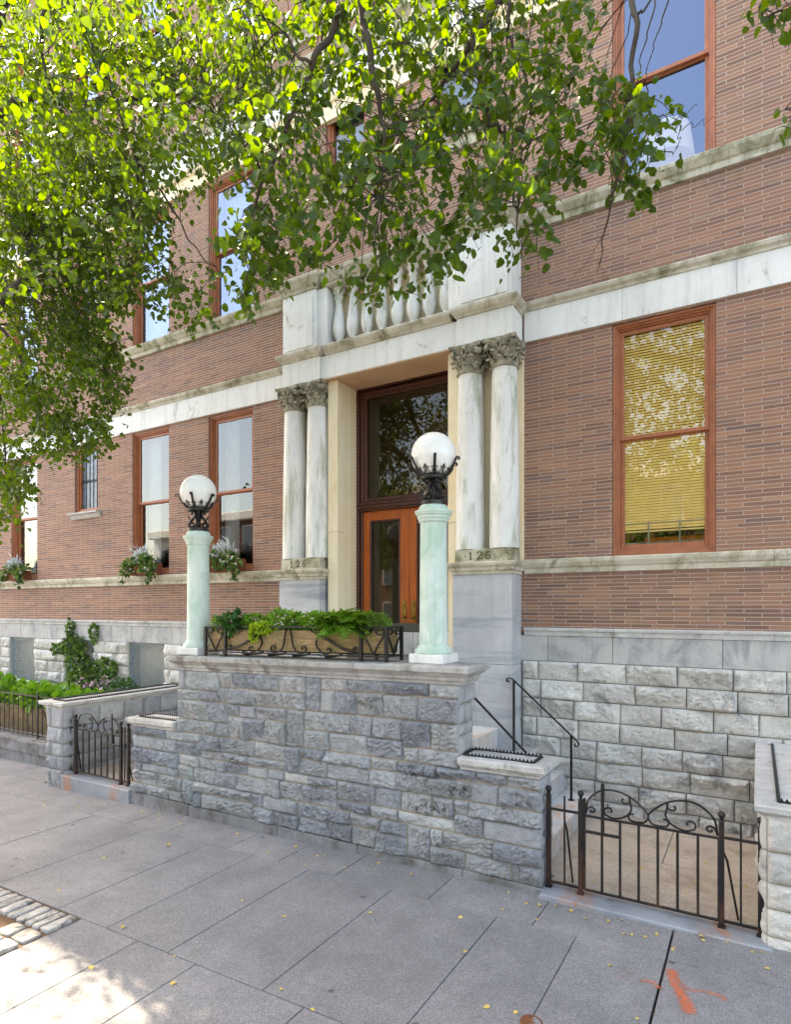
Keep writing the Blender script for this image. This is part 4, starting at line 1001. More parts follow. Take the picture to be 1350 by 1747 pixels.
# ------------------------------------------------------------------ planter rack + box + plants
def sh2(V): V = V.copy(); V[:, 2] += .014 * (V[:, 0] + 1.76) + .0; return V
T = thing('planter_rack', 'black wrought iron scrollwork rack on top of the stoop wall', 'planter rack')
ra, rb, rf, rk, z0, z1 = -6.42, -3.55, 5.80, 6.14, 2.168, 2.565
mb = MB()
for x in (ra, ra + .37, rb - .34, rb):
    for y in (rf, rk): mb.box(x - .018, x + .018, y - .018, y + .018, z0, z1, .002)
for y in (rf, rk):
    mb.box(ra, rb, y - .012, y + .012, z1 - .012, z1 + .006, .002); mb.box(ra, rb, y - .012, y + .012, z0 + .05, z0 + .068, .002)
for x in (ra, rb): mb.box(x - .012, x + .012, rf, rk, z1 - .013, z1 + .005, .002); mb.box(x - .012, x + .012, rf, rk, z0 + .051, z0 + .069, .002)
for x in (-5.7, -5.3, -4.9, -4.4): mb.box(x - .012, x + .012, rf, rk, z0 + .02, z0 + .05)
mb.build('frame', M['iron'], T, shear=sh2)
mb = MB()
def heart(cx, w, y=None, xx=None):
    for s_ in (-1, 1):
        pts = [(0, .075), (w * .45 * s_, .2), (w * .92 * s_, .3), (w * .86 * s_, .365)] + [(w * .5 * s_ + .045 * s_ * math.cos(a), .335 + .04 * math.sin(a)) for a in [(.6 if True else 0) + k * .5 for k in range(9)]]
        pts = smooth2(pts[:4], 5) + [(s_ * (w * .55) + s_ * .05 * math.cos(a), .34 + .035 * math.sin(a)) for a in [1.2 + k * .55 for k in range(9)]]
        P = [((cx + q, y, z0 + zz_) if xx is None else (xx, cx + q, z0 + zz_)) for q, zz_ in pts]
        mb.band(P, .022, .012, (0, 1, 0) if xx is None else (1, 0, 0))
heart(ra + .185, .165, y=rf); heart(rb - .17, .15, y=rf); heart((rf + rk) / 2, .15, xx=rb); heart((rf + rk) / 2, .15, xx=ra)
m = (ra + .37 + rb - .34) / 2; hw = (rb - .34 - ra - .37) / 2
for s_ in (-1, 1):
    for pts in ([(hw * .98, .09), (hw * .8, .12), (hw * .55, .24), (hw * .3, .36)],
                [(hw * .97, .1), (hw * .72, .17), (hw * .45, .32), (hw * .36, .37)],):
        P = smooth2([(m + s_ * q, rf, z0 + zz_) for q, zz_ in pts], 6); mb.band(P, .022, .012, (0, 1, 0))
    pts = smooth2([(hw * .62, .37), (hw * .47, .31), (hw * .40, .2), (hw * .46, .1), (hw * .53, .07)], 6) + spiral((hw * .57, .12), .045, .012, -1.8, 3.4, 14)
    mb.band([(m + s_ * q, rf, z0 + zz_) for q, zz_ in pts], .022, .012, (0, 1, 0))
    pts = smooth2([(0.03, .37), (.06, .25), (.08, .16), (.14, .085), (.22, .075)], 6) + spiral((.235, .13), .055, .012, -1.4, 4.2, 16)
    mb.band([(m + s_ * q, rf, z0 + zz_) for q, zz_ in pts], .022, .012, (0, 1, 0))
    pts = spiral((hw * .93, .14), .01, .045, 0, 5.2, 14); mb.band([(m + s_ * q, rf, z0 + zz_) for q, zz_ in pts], .022, .012, (0, 1, 0))
mb.build('scrollwork', M['iron'], T, shear=sh2)
T = thing('wooden_planter', 'long weathered timber planter box sitting inside the iron rack', 'planter')
mb = MB()
a, b = ra + .035, rb - .035
mb.box(a, b, rf + .025, rf + .055, z0 + .09, z0 + .35, .004); mb.box(a, b, rk - .055, rk - .025, z0 + .09, z0 + .35, .004)
mb.box(a + .001, a + .03, rf + .056, rk - .056, z0 + .09, z0 + .35, .004); mb.box(b - .03, b - .001, rf + .056, rk - .056, z0 + .09, z0 + .35, .004); mb.box(a + .031, b - .031, rf + .056, rk - .056, z0 + .09, z0 + .12)
mb.build('planks', M['plank'], T, shear=sh2)
mb = MB(); mb.box(a + .032, b - .032, rf + .057, rk - .057, z0 + .13, z0 + .33); mb.build('soil', M['soil'], T, shear=sh2)

# ------------------------------------------------------------------ leaf makers
def leaves_mesh(P, Dv, Nv, S_, name, m, parent, shape=(.38, .40, .25), fold=.18):
    n = len(P); Dv = Dv / (np.linalg.norm(Dv, axis=1, keepdims=True) + 1e-9)
    Bv = np.cross(Nv, Dv); Bv /= (np.linalg.norm(Bv, axis=1, keepdims=True) + 1e-9); Nn = np.cross(Dv, Bv)
    w1, w2, w3 = shape
    tpl = np.array([(0, 0, 0), (.28, 0, -.03), (.62, 0, -.02), (1, 0, -.10), (.12, w1, fold * .5), (.5, w2, fold * .5), (.78, w3, fold * .2), (.12, -w1, fold * .5), (.5, -w2, fold * .5), (.78, -w3, fold * .2)])
    V = P[:, None, :] + S_[:, None, None] * (tpl[None, :, 0:1] * Dv[:, None, :] + tpl[None, :, 1:2] * Bv[:, None, :] + tpl[None, :, 2:3] * Nn[:, None, :])
    q4 = np.array([(0, 1, 5, 4), (1, 2, 6, 5), (0, 7, 8, 1), (1, 8, 9, 2)]); q3 = np.array([(2, 3, 6), (2, 9, 3)])
    V = V + (S_[:, None, None] * Nn[:, None, :]) * (rg.normal(0, .22, (n, 1, 1)) * (tpl[None, :, 0:1] ** 2) + rg.normal(0, .35, (n, 1, 1)) * (tpl[None, :, 1:2] ** 2))
    off = (np.arange(n) * 10)[:, None, None]
    return fastmesh(name, V.reshape(-1, 3), (q4[None] + off).reshape(-1, 4), m, parent, False, (q3[None] + off).reshape(-1, 3))
def bush(name, label, cat, blobs, mat, size, n, group=None, up=.6, shape=(.3, .33, .2), flowers=None, parent=None, partname='foliage', stems=True, z0=None):
    """blobs = [(x, y, z, rx, ry, rz)]"""
    T = thing(name, label, cat, group) if parent is None else parent
    vol = np.array([b[3] * b[4] * b[5] for b in blobs]) ** .67; cnt = np.maximum(1, (n * vol / vol.sum()).astype(int))
    P = []; D_ = []; N_ = []
    for b, k in zip(blobs, cnt):
        q = rg.normal(size=(k, 3)); q /= np.linalg.norm(q, axis=1, keepdims=True); r_ = rg.uniform(.35, 1, (k, 1)) ** .5
        p = np.array(b[:3]) + q * r_ * np.array(b[3:]); P.append(p); D_.append(q + rg.normal(0, .5, (k, 3)) + np.array([0, 0, up - .6])); N_.append(np.array([0, 0, up]) + q * .6 + rg.normal(0, .4, (k, 3)))
    P = np.concatenate(P); D_ = np.concatenate(D_); N_ = np.concatenate(N_)
    leaves_mesh(P, D_, N_, rg.uniform(.7, 1.25, len(P)) * size, partname, mat, T, shape)
    if stems:
        mb = MB()
        for b in blobs:
            for k in range(5):
                e_ = (b[0] + rnd.uniform(-.8, .8) * b[3], b[1] + rnd.uniform(-.8, .8) * b[4], b[2] + rnd.uniform(.0, .7) * b[5])
                mb.tube([(b[0] + rnd.uniform(-.2, .2) * b[3], b[1], b[2] - b[5] * 1.0), ((b[0] + e_[0]) / 2, (b[1] + e_[1]) / 2, b[2]), e_], .003, 4)
        mb.build('stem', M['dkleaf'], T, fix=False)
    if flowers:
        fm, fn, fs = flowers; idx = rg.choice(len(P), fn); q = P[idx] + np.array([0, -.01, .03])
        leaves_mesh(np.repeat(q, 3, 0), rg.normal(size=(fn * 3, 3)) + [0, -.5, .4], rg.normal(size=(fn * 3, 3)) + [0, -1, .5], np.full(fn * 3, fs), 'flower', fm, T, (.45, .5, .3))
    return T
def fern(name, label, c, n, L, mat, seed=0, droop=1.0, group=None):
    r = random.Random(seed); T = thing(name, label, 'plant', group); P = []; D_ = []; N_ = []; S_ = []; mb = MB()
    for i in range(n):
        a = r.uniform(0, 6.283); l = L * r.uniform(.6, 1.1); p = Vector(c) + Vector((r.uniform(-.05, .05), r.uniform(-.03, .03), 0)); el = r.uniform(.5, 1.3); pts = [p.copy()]
        K = 16
        for k in range(K):
            e2 = el - droop * 2.0 * k / K; d = Vector((math.cos(a) * math.cos(e2), math.sin(a) * math.cos(e2), math.sin(e2))); p = p + d * l / K; pts.append(p.copy())
            if k < 1: continue
            s_ = Vector((-math.sin(a), math.cos(a), 0)); ln = l * .24 * math.sin(math.pi * min(1, (k + 1) / (K + 1)) ** .8) + .008
            for sg in (-1, 1):
                P.append(p[:]); D_.append((s_ * sg + d * .55)[:]); N_.append((s_.cross(d) * -1 + Vector((0, 0, .3)))[:]); S_.append(ln)
        mb.tube(pts, .0018, 3)
    leaves_mesh(np.array(P), np.array(D_), np.array(N_), np.array(S_), 'frond', mat, T, (.13, .16, .1), .05); mb.build('stem', mat, T, fix=False)
    return T
zt = z0 + .33
def lz(x): return .014 * (x + 1.76)
for (nm, lb, bl, mt, sz, n_, up, shp, fl) in [
    ('leafy_plant', 'small feathery green plant at the left end of the timber planter', [(-6.28, 5.95, zt + .06, .12, .12, .09)], 'fern', .05, 260, .5, (.12, .14, .1), None),
    ('broadleaf_plant', 'dark broad-leaved plant with pale flowers in the timber planter', [(-6.0, 5.93, zt + .07, .2, .14, .1), (-5.92, 5.85, zt + .02, .14, .08, .08)], 'dkleaf', .095, 120, .7, (.36, .38, .24), ('petal', 9, .03)),
    ('lime_plant', 'trailing lime-green plant spilling over the planter rim', [(-5.42, 5.83, zt + .01, .17, .07, .06), (-5.52, 5.77, zt - .06, .05, .03, .08)], 'lime', .038, 330, .6, (.36, .4, .3), None),
    ('feathery_plant', 'light green feathery plant between the dark broadleaf and the pink-flowered plants', [(-5.66, 5.95, zt + .06, .17, .13, .1)], 'fern', .055, 260, .6, (.14, .16, .1), None),
    ('flowering_plant', 'bright green plant with small pink flowers above the lime trailer', [(-5.2, 5.96, zt + .09, .2, .14, .12), (-4.98, 5.97, zt + .08, .14, .13, .1)], 'fern', .045, 480, .6, (.33, .36, .24), ('petal', 24, .02)),
    ('flowering_plant', 'bright green plant with small pink flowers left of the big fern', [(-4.68, 5.97, zt + .08, .2, .14, .1)], 'fern', .045, 330, .6, (.33, .36, .24), ('petal', 20, .02)),
    ('needle_plant', 'fine-leaved green plant at the right end of the timber planter', [(-3.83, 5.95, zt + .06, .19, .13, .09)], 'fern', .06, 380, .3, (.07, .08, .06), None)]:
    bl = [(x, y, z_ + .03 + lz(x), a_ * 1.25, b_ * 1.1, c_ * 1.35) for x, y, z_, a_, b_, c_ in bl]
    bush(nm, lb, 'plant', bl, M[mt], sz, int(n_ * 1.9), 'plants in the timber planter', up, shp, None if fl is None else (M[fl[0]], fl[1], fl[2]))
fern('fern', 'large bright green fern left of centre-right in the timber planter', (-4.36, 5.95, zt + lz(-4.4)), 80, .46, M['fern'], 3, .6, 'plants in the timber planter')
fern('fern', 'green fern with a frond hanging down over the front of the timber planter', (-4.12, 5.86, zt + lz(-4.1)), 60, .48, M['fern'], 8, .85, 'plants in the timber planter')

# ------------------------------------------------------------------ handrails
def handrail(y, pts, posts, label, z_of=None):
    T = thing('handrail', label, 'handrail', 'black handrails on the right steps' if False else None)
    mb = MB(); x0, zt_ = pts[0]
    sc = spiral((x0 + .0, zt_ - .035), .012, .035, -2.5, 1.57, 12)[:-1] if True else []
    sc = [(x0 - (q - x0), zz_) for q, zz_ in sc]
    path = [(q, y, zz_) for q, zz_ in sc] + [(q, y, zz_) for q, zz_ in pts]
    if len(pts) > 1 and z_of: pass
    x1, zb = pts[-1]; end = spiral((x1 - .02, zb - .04), .04, .015, .9, -3.8, 12)
    path += [(q, y, zz_) for q, zz_ in end]
    mb.band(path, .036, .014, (0, 1, 0)); mb.build('rail', M['iron'], T)
    for (x, zb_, zt2) in posts:
        p = MB(); p.box(x - .014, x + .014, y - .014, y + .014, zb_, zt2, .002); p.box(x - .035, x + .035, y - .035, y + .035, zb_, zb_ + .008); p.build('post', M['iron_rust'], T)
    return T
handrail(7.93, [(-2.90, 1.80), (-2.85, 1.79), (-1.97, 1.035)], [(-2.825, .79, 1.76), (-2.052, .27, 1.10)], 'black iron handrail against the facade on the right-hand steps')
handrail(6.4, [(-2.89, 1.83), (-2.84, 1.82), (-1.96, 1.02)], [(-2.82, .79, 1.79), (-2.05, .27, 1.09)], 'black iron handrail nearest the sidewalk on the right-hand steps')
def hm(x): return -9.84 - x
T = thing('handrail', 'black iron handrail on the left-hand steps behind the spiked coping', 'handrail')
mb = MB(); mb.band([(hm(-2.85), 6.6, 1.79), (hm(-1.98), 6.6, 1.06)], .036, .014, (0, 1, 0)); mb.build('rail', M['iron'], T)
mb = MB(); mb.box(hm(-2.86) - .014, hm(-2.86) + .014, 6.586, 6.614, .79, 1.79); mb.build('post', M['iron_rust'], T)
mb = MB(); mb.box(hm(-2.05) - .014, hm(-2.05) + .014, 6.586, 6.614, .27, 1.12); mb.build('post', M['iron_rust'], T)

# ------------------------------------------------------------------ gates
def ballpost(T, x, z0_, z1_, y=5.85, lean=0.0, r=.021):
    p = MB(); p.box(x - r, x + r, y - r, y + r, z0_, z1_ - .07, .003); p.lathe([(.022, -.07), (.026, -.06), (.012, -.045), (.018, -.03)], (x, y, z1_), 12); p.sphere((x, y, z1_), .03, 14, 10); p.box(x - .03, x + .03, y - .03, y + .03, z0_, z0_ + .012)
    V = p
    def sh_(A): A = A.copy(); A[:, 0] += (z1_ - A[:, 2]) * lean * (1 if A is not None else 0); return A
    return p.build('post', M['iron_rust'], T, shear=sh_, auto=40)
def iron_gate(x0, x1, xa, xb, zb, flip, label):
    """x0..x1 gate leaf, xa/xb the outer posts"""
    y = 5.85; T = thing('iron_gate', label, 'gate', 'scrolled iron gates')
    for x in (xa, x0 - .035, x1 + .02, xb): ballpost(T, x, zb, 1.0)
    g = MB(); zt_, z_b = .80, zb + .055
    fx = (lambda q: x0 + (q + 1.39) * (x1 - x0) / 1.12) if not flip else (lambda q: x1 - (q + 1.39) * (x1 - x0) / 1.12)
    g.box(x0, x1, y - .014, y + .014, zt_ - .012, zt_ + .006, .002); g.box(x0, x1, y - .014, y + .014, z_b - .012, z_b + .006, .002)
    for i in range(8):
        q = fx(-1.39 + i * .16); g.box(q - .0105, q + .0105, y - .0105, y + .0105, z_b, zt_ + (.16 if i in (0,) else .0), .001)
    q = fx(-1.22); g.box(q - .016, q + .016, y - .03, y - .016, .64, 1.13, .003)
    a, b = sorted((fx(-1.40), fx(-1.06))); g.box(a, b, y - .032, y - .017, .645, .672, .002)
    g.build('gate_leaf', M['iron_rust'], T)
    s_ = MB()
    def put(pts): s_.tube([(fx(u), y, .806 + (w - .806) * .86) for u, w in pts], .0095, 5)
    for mr_ in (0, 1):
        m = (lambda u: u) if mr_ == 0 else (lambda u: -1.66 - u)
        arc = smooth2([(-1.38, .82), (-1.355, .97), (-1.26, 1.08), (-1.14, 1.115), (-1.0, 1.08), (-.88, .98), (-.83, .90), (-.86, .83), (-.93, .815)], 6) + spiral((-.96, .87), .055, .02, -1.2, -5.0, 12)
        put([(m(u), w) for u, w in arc])
        sc = spiral((-1.03, 1.03), .015, .05, 2.0, 7.0, 14)[0:] + smooth2([(-.985, 1.02), (-.975, .93), (-1.03, .85), (-1.13, .815), (-1.2, .84)], 5)[1:] + spiral((-1.165, .885), .05, .015, 3.6, -.8, 12)
        put([(m(u), w) for u, w in sc])
        put([(m(u), w) for u, w in smooth2([(-1.38, .82), (-1.36, .88), (-1.33, .90)], 4) + spiral((-1.325, .865), .035, .01, 1.5, -3.5, 10)])
    s_.build('scrollwork', M['iron'], T, auto=60)
    for (p, q) in ((xa, x0 - .035), (x1 + .02, xb)):             # fixed side panels
        f = MB()
        f.box(p, q, y - .012, y + .012, .80, .82); f.box(p, q, y - .012, y + .012, z_b - .01, z_b + .01)
        f.box((p + q) / 2 - .008, (p + q) / 2 + .008, y - .008, y + .008, z_b, .95, .001); f.build('side_panel', M['iron_rust'], T)
    for (p, d) in (((x1 + .02) if not flip else (x0 - .035), 1 if not flip else -1), ((xa + x0 - .035) / 2 if not flip else (xb + x1 + .02) / 2, .3 if not flip else -.3)):
        f = MB(); f.tube([(p, y, .72), (p + d * .04, y + .05, .6), (p + d * .12, y + .16, zb + .02)], .010, 6); f.build('brace', M['iron_rust'], T)
    return T
iron_gate(-1.39, -.27, -1.73, .035, .05, False, 'black scrolled iron gate to the right of the stoop in front of bare concrete')
iron_gate(-9.43, -8.33, -9.75, -8.13, .07, True, 'black scrolled iron gate to the left of the stoop above a rust-streaked kerb')

# ------------------------------------------------------------------ divider walls
def divider(xa, xb, label, cap_l, cap_r, ztop, dark):
    T = thing('garden_wall', label, 'wall')
    zs_ = [.0 - .25, .12, .34, .55, .80, ztop - .09]
    rw = [(zs_[i], zs_[i + 1]) for i in range(5)]
    mat = M['rock_dark'] if dark else M['rock_light']
    Va, Fa = rock_wall(0, rw, lambda i: [xa, (xa + xb) / 2 + (.08 if i % 2 else -.1), xb] if xb - xa > .4 and xb - xa < 1 else joints(xa, xb, .5, .1, random.Random(i + 77)), lambda U, V, Z: np.stack([U, 5.74 - Z, V], -1), .02, .05, .016, 1.2)
    Vb, Fb = rock_wall(0, rw, lambda i: joints(5.74, 8.36, .42, .1, random.Random(i + 17)), lambda U, V, Z: np.stack([(xa - Z) if not dark else (xb + Z), U, V], -1), .025, .05, .016, 1.2)
    fastmesh('end_pier_face', Va, Fa, mat, T); fastmesh('side_face', Vb, Fb, mat, T)
    MB().box(xa + .004, xb - .004, 5.742, 8.38, -.3, ztop - .092).build('core', M['mortar'], T)
    mb = MB(); mb.mold(xa, xb, 5.745, 8.3, [(0, ztop - .12), (.02, ztop - .115), (.03, ztop - .085), (.06, ztop - .065), (.08, ztop - .05), (.085, ztop - .01), (.075, ztop)], (cap_l, cap_r, 1), steps=8, wob=.004)
    mb.build('coping', M['coping'], T)
    return T
T = divider(.075, 1.4, 'pale stone areaway wall with moss under its coping, right of the right gate', 1, 0, 1.175, False)
spikes([(.16, 8.25), (.16, 5.82), (1.3, 5.82)], 1.176, False, 'spiked_strip', T, None)
T = divider(-10.07, -9.63, 'grey stone areaway wall with a long spiked coping, left of the left gate', 1.8, 1, 1.22, True)
spikes([(-9.72, 8.25), (-9.72, 5.84), (-10.08, 5.84), (-10.08, 8.25)], 1.221, True, 'spiked_strip', T, None)

# far left garden kerb, fence, beds
T = thing('low_garden_wall', 'low mossy stone wall under the iron fence at the far left', 'wall')
mb = MB(); mb.mold(-24, -10.1, 6.42, 6.85, [(0, -.4), (0, .0), (.03, .005), (.035, .2), (.025, .225), (0, .23)], (0, 0, 0), steps=40, wob=.003); mb.build('coping', M['plinth'], T)
T = thing('iron_fence', 'black spiked iron fence on the low wall at the far left', 'fence')
mb = MB()
for z_ in (.27, 1.03): mb.box(-24, -10.12, 6.60, 6.625, z_, z_ + .02)
mb.build('rail', M['iron'], T)
pk = MB(); pk.tube([(0, 0, 0), (0, 0, .80), (0, 0, .87)], [.009, .009, .001], 5); pk0 = None
for i in range(80):
    x = -10.25 - i * .17
    if pk0 is None: pk0 = pk.build('picket', M['iron'], T); pk0.location = (x, 6.612, .25)
    else: o = pk0.copy(); COL.objects.link(o); o.location = (x, 6.612, .25)
for x in (-11.9, -14.6, -17.3):
    p = MB(); p.box(x - .02, x + .02, 6.575, 6.598, .22, 1.12, .003); p.tube([(x, 6.63, .9), (x + .1, 6.95, .1)], .01, 5); p.build('post', M['iron'], T)
T = thing('garden_planter', 'weathered brown timber planter behind the far left fence', 'planter')
mb = MB(); mb.box(-17.5, -10.6, 7.25, 8.1, .0, .62, .01); mb.build('planks', M['plank_dark'], T)
bush('hosta_bed', 'bright green leafy bed growing in the garden planter behind the far left fence', 'plant', [(-16.4 + i * .75, 7.65 + .1 * math.sin(i * 3), .78 + .05 * math.sin(i * 1.7), .5, .42, .26) for i in range(7)], M['fern'], .16, 1300, None, .8, (.4, .42, .26), (M['petal'], 30, .05))
bush('pink_flower_clump', 'pink and white flower clump below the climbing vine', 'plant', [(-11.9, 7.95, 1.0, .35, .2, .3), (-12.6, 7.9, .95, .35, .2, .25)], M['dkleaf'], .08, 420, None, .5, (.3, .33, .2), (M['petal'], 110, .05))
bush('round_shrub', 'round dark green shrub right of the pink flower clump', 'plant', [(-11.15, 7.9, .98, .42, .3, .34)], M['dkleaf'], .055, 900, None, .5, (.33, .36, .22))
bush('climbing_vine', 'green vine climbing the rock-faced base over the middle basement window', 'plant',
     [(-13.5, 8.28, 1.9, .42, .08, .22), (-13.3, 8.27, 1.5, .45, .08, .35), (-13.1, 8.25, 1.1, .6, .1, .35), (-12.3, 8.26, 1.45, .45, .07, .2), (-13.65, 8.3, 2.25, .09, .05, .25), (-12.75, 8.3, 2.2, .09, .05, .22), (-14.1, 8.28, 1.8, .25, .05, .12)], M['ivy'], .085, 1500, None, .2, (.4, .42, .26))

# ------------------------------------------------------------------ window boxes
def window_box(xc, i, lab):
    T = thing('window_box', 'terracotta window box on the sill ' + lab, 'window box', 'terracotta window boxes', (xc, 8.28, 3.436))
    mb = MB(); mb.extr_x([(-.1, .0), (-.13, .2), (-.145, .21), (-.145, .23), (.1, .23), (.1, 0)], -.4, .4); mb.build('trough', M['terracotta'], T)
    mb = MB()
    for x in (-.3, .22): MB().band([(x, -.16, .02), (x, -.16, .27), (x, .0, .29)], .012, .02, (1, 0, 0)).build('strap', M['wood_frame'], T)
    r_ = random.Random(i)
    X = xc; bl = [(X + r_.uniform(-.3, .3), 8.11, 3.56, .16, .05, .07) for _ in range(3)] + [(X + r_.uniform(-.36, .36), 8.18 + r_.uniform(-.05, .05), 3.70 + r_.uniform(-.03, .06), .15, .1, .09) for _ in range(5)] + [(X - .42, 8.1, 3.55, .1, .06, .14), (X + .42, 8.1, 3.52, .13, .07, .17), (X + .38, 8.06, 3.36, .05, .04, .12), (X - .45, 8.06, 3.38, .05, .04, .12)]
    bush('ivy_plant', 'green and cream ivy trailing from the window box ' + lab, 'plant', bl, M['ivy'], .075, 420, 'ivy in the window boxes', .5, (.4, .42, .26), (M['white'], 26, .05))
    n = 420; P = np.tile([X - .05, 8.22, 3.78], (n, 1)) + rg.normal(0, 1, (n, 3)) * [.1, .05, .07]; q = rg.normal(size=(n, 3)); q[:, 2] = np.abs(q[:, 2]) + .5
    Td = thing('silver_plant', 'spiky silver-white plant in the window box ' + lab, 'plant', 'silver plants in the window boxes')
    leaves_mesh(P, q, rg.normal(size=(n, 3)), rg.uniform(.06, .16, n), 'foliage', M['silver'], Td, (.07, .09, .05))
for i, (xc, lab) in enumerate(((-8.6, 'right of the left globe lamp'), (-10.95, 'left of the left globe lamp'), (-15.8, 'at the far left of the facade'))):
    window_box(xc, i, lab)

# ================================================================== GROUND
mb = MB(); mb.add([(-60, 1.2, -.05), (30, 1.2, -.05), (30, 60, -.05), (-60, 60, -.05)], [(0, 1, 2, 3)]); o = mb.build('ground', M['joint'], None, shear=shear_ground, fix=False); tag(o, kind='structure')
mb = MB(); mb.add([(-150, -150, -.18), (150, -150, -.18), (150, 1.05, -.18), (-150, 1.05, -.18)], [(0, 1, 2, 3)]); o = mb.build('road', M['asphalt'], None, shear=shear_ground, fix=False); tag(o, kind='structure')
mb = MB()
x = -45.0
while x < 25: mb.box(x + .004, x + 1.99, 1.05, 1.25, -.4, .0, .015); x += 2.0
o = mb.build('street_kerb', M['kerb'], None, shear=shear_ground); tag(o, kind='structure')
mb = MB(); g_ = .0032
def slab(xa, xb, ya, yb): mb.box(xa + g_, xb - g_, ya + g_, yb - g_, -.045, rnd.uniform(-.0015, .0015), .004)
J1 = [12, 10.5, 9, 7.6, 6.2, 4.8, 3.6, 2.6, 1.6, .5, -.6, -1.67, -2.69, -3.79, -4.56, -5.36, -6.455, -7.2, -8.05, -9.2, -10.3, -11.4] + [-11.4 - 1.3 * k for k in range(1, 16)]
J2 = [12, 10.5, 9, 7.6, 6.2, 4.8, 3.6, 2.6, 1.6, .5, -.6, -1.29, -1.99, -3.09, -4.12, -4.92, -5.66, -6.76, -7.9, -9.0, -10.1, -11.3] + [-11.3 - 1.3 * k for k in range(1, 16)]
J3 = [12, 10.5, 9, 7.6, 6.2, 4.8, 3.6, 2.6, 1.6, .5, -.6, -1.65, -2.70, -3.78, -4.49, -5.27]
for J, ya, yb in ((J1, 5.15, 5.80), (J2, 3.32, 5.15), (J3, 1.9, 3.32), (J3, 1.25, 1.9)):
    for a, b in zip(J[1:], J[:-1]): slab(a + (.006 if abs(a + .6) < .01 else 0), b - (.006 if abs(b + .6) < .01 else 0), ya, yb)
JL = [-7.4, -8.6, -9.8, -11.0] + [-11 - 1.3 * k for k in range(1, 16)]
for a, b in zip(JL[1:], JL[:-1]):
    slab(a, b, 1.9, 3.32)
JK = [-5.27, -6.3] + JL
for a, b in zip(JK[1:], JK[:-1]): slab(a, b, 1.25, 1.9)
for a, b in zip(J1[1:], J1[:-1]):
    if b < -10.1: slab(a, b, 5.80, 6.45)
o = mb.build('sidewalk', M['pave'], None, shear=shear_ground); tag(o, kind='structure')
# kerbs under the gates and yards
mb = MB(); mb.box(-1.77, .12, 5.655, 5.93, -.1, .05, .012); mb.box(-9.66, -7.93, 5.70, 5.96, -.4, .07, .014); o = mb.build('gate_kerb', M['kerb'], None); tag(o, kind='structure')
mb = MB(); mb.box(-1.90, .07, 5.932, 6.99, -.2, .045, .003); mb.box(-1.90, -.86, 6.998, 8.5, -.2, .045, .003); mb.box(-.852, .07, 6.998, 8.5, -.2, .045, .003); mb.box(1.41, 12, 5.81, 8.5, -.2, .09, .006); mb.box(-9.62, -7.9, 5.962, 8.5, -.3, .05); o = mb.build('areaway_floor', M['yard'], None); tag(o, kind='structure')
mb = MB(); mb.box(-24, -10.08, 6.86, 8.5, -.3, .06); o = mb.build('garden_soil', M['soil'], None); tag(o, kind='structure')
# cobbles round the tree pit
mb = MB(); r_ = random.Random(2); y = 3.30
def cob(xa, xb, ya, yb):
    h = r_.uniform(.008, .024); c = ((xa + xb) / 2, (ya + yb) / 2); hx, hy = (xb - xa) / 2 - .014, (yb - ya) / 2 - .012; an = r_.uniform(-.05, .05)
    prof = [(1.0, -.03), (1.0, h - .016), (.97, h - .005), (.9, h), (.3, h + .003)]
    v = []; n = 16
    for sc_, z_ in prof:
        for k in range(n):
            t_ = 2 * math.pi * k / n; ex, ey = math.cos(t_), math.sin(t_)
            px_ = math.copysign(abs(ex) ** .26, ex) * hx * sc_ + r_.uniform(-.004, .004); py_ = math.copysign(abs(ey) ** .26, ey) * hy * sc_ + r_.uniform(-.004, .004)
            v.append((c[0] + px_ * math.cos(an) - py_ * math.sin(an), c[1] + px_ * math.sin(an) + py_ * math.cos(an), z_ + r_.uniform(-.005, .005)))
    f = [(j * n + k, j * n + (k + 1) % n, (j + 1) * n + (k + 1) % n, (j + 1) * n + k) for j in range(4) for k in range(n)] + [tuple(4 * n + k for k in range(n))]
    mb.add(v, f)
x = -5.28
while x > -7.3:
    w = r_.uniform(.12, .15); cob(x - w, x, 3.0, 3.30); x -= w
y = 2.99
while y > 1.95:
    h_ = r_.uniform(.14, .2); cob(-5.52, -5.29, y - h_, y); cob(-5.74, -5.53, y - h_, y); cob(-7.39, -7.15, y - h_, y); y -= h_
o = mb.build('cobble_border', M['cobble'], None, shear=shear_ground, auto=50); tag(o, kind='structure')
mb = MB(); mb.add([(-7.4, 1.9, -.012), (-5.27, 1.9, -.012), (-5.27, 3.32, -.012), (-7.4, 3.32, -.012)], [(0, 1, 2, 3)]); o = mb.build('tree_pit_litter', M['debris'], None, shear=shear_ground, fix=False); tag(o, kind='structure')
# utility cover and sprayed mark
T = thing('utility_cover', 'small round rusty utility cover in the sidewalk at the bottom edge', 'cover', loc=(-1.28, 3.93, groundz(-1.28)))
mb = MB(); mb.lathe([(.075, -.02), (.075, .003), (.065, .005), (.06, .001), (.02, .001), (.015, .006), (.001, .006)], (0, 0, 0), 28); t = NT('rusty_cover'); mm = t.fin(t.ramp(t.noise(30, 4), [(.3, (92, 50, 30)), (.7, (132, 80, 50))]), .8); mb.build('cover_plate', mm, T, auto=40)
t = NT('orange_spray_paint')
tr = t.n.new('ShaderNodeBsdfTransparent'); ms = t.n.new('ShaderNodeMixShader'); t.set(t.b.inputs['Base Color'], (222, 112, 62)); t.b.inputs['Roughness'].default_value = .8
at = t.n.new('ShaderNodeAttribute'); at.attribute_name = 'cov'
fac = t.math('MULTIPLY', t.mr(t.math('ADD', at.outputs['Fac'], t.math('MULTIPLY', t.math('SUBTRACT', t.noise(55, 6, .85), .5), 3.0)), .5, 1.25, 0, 1), .85)
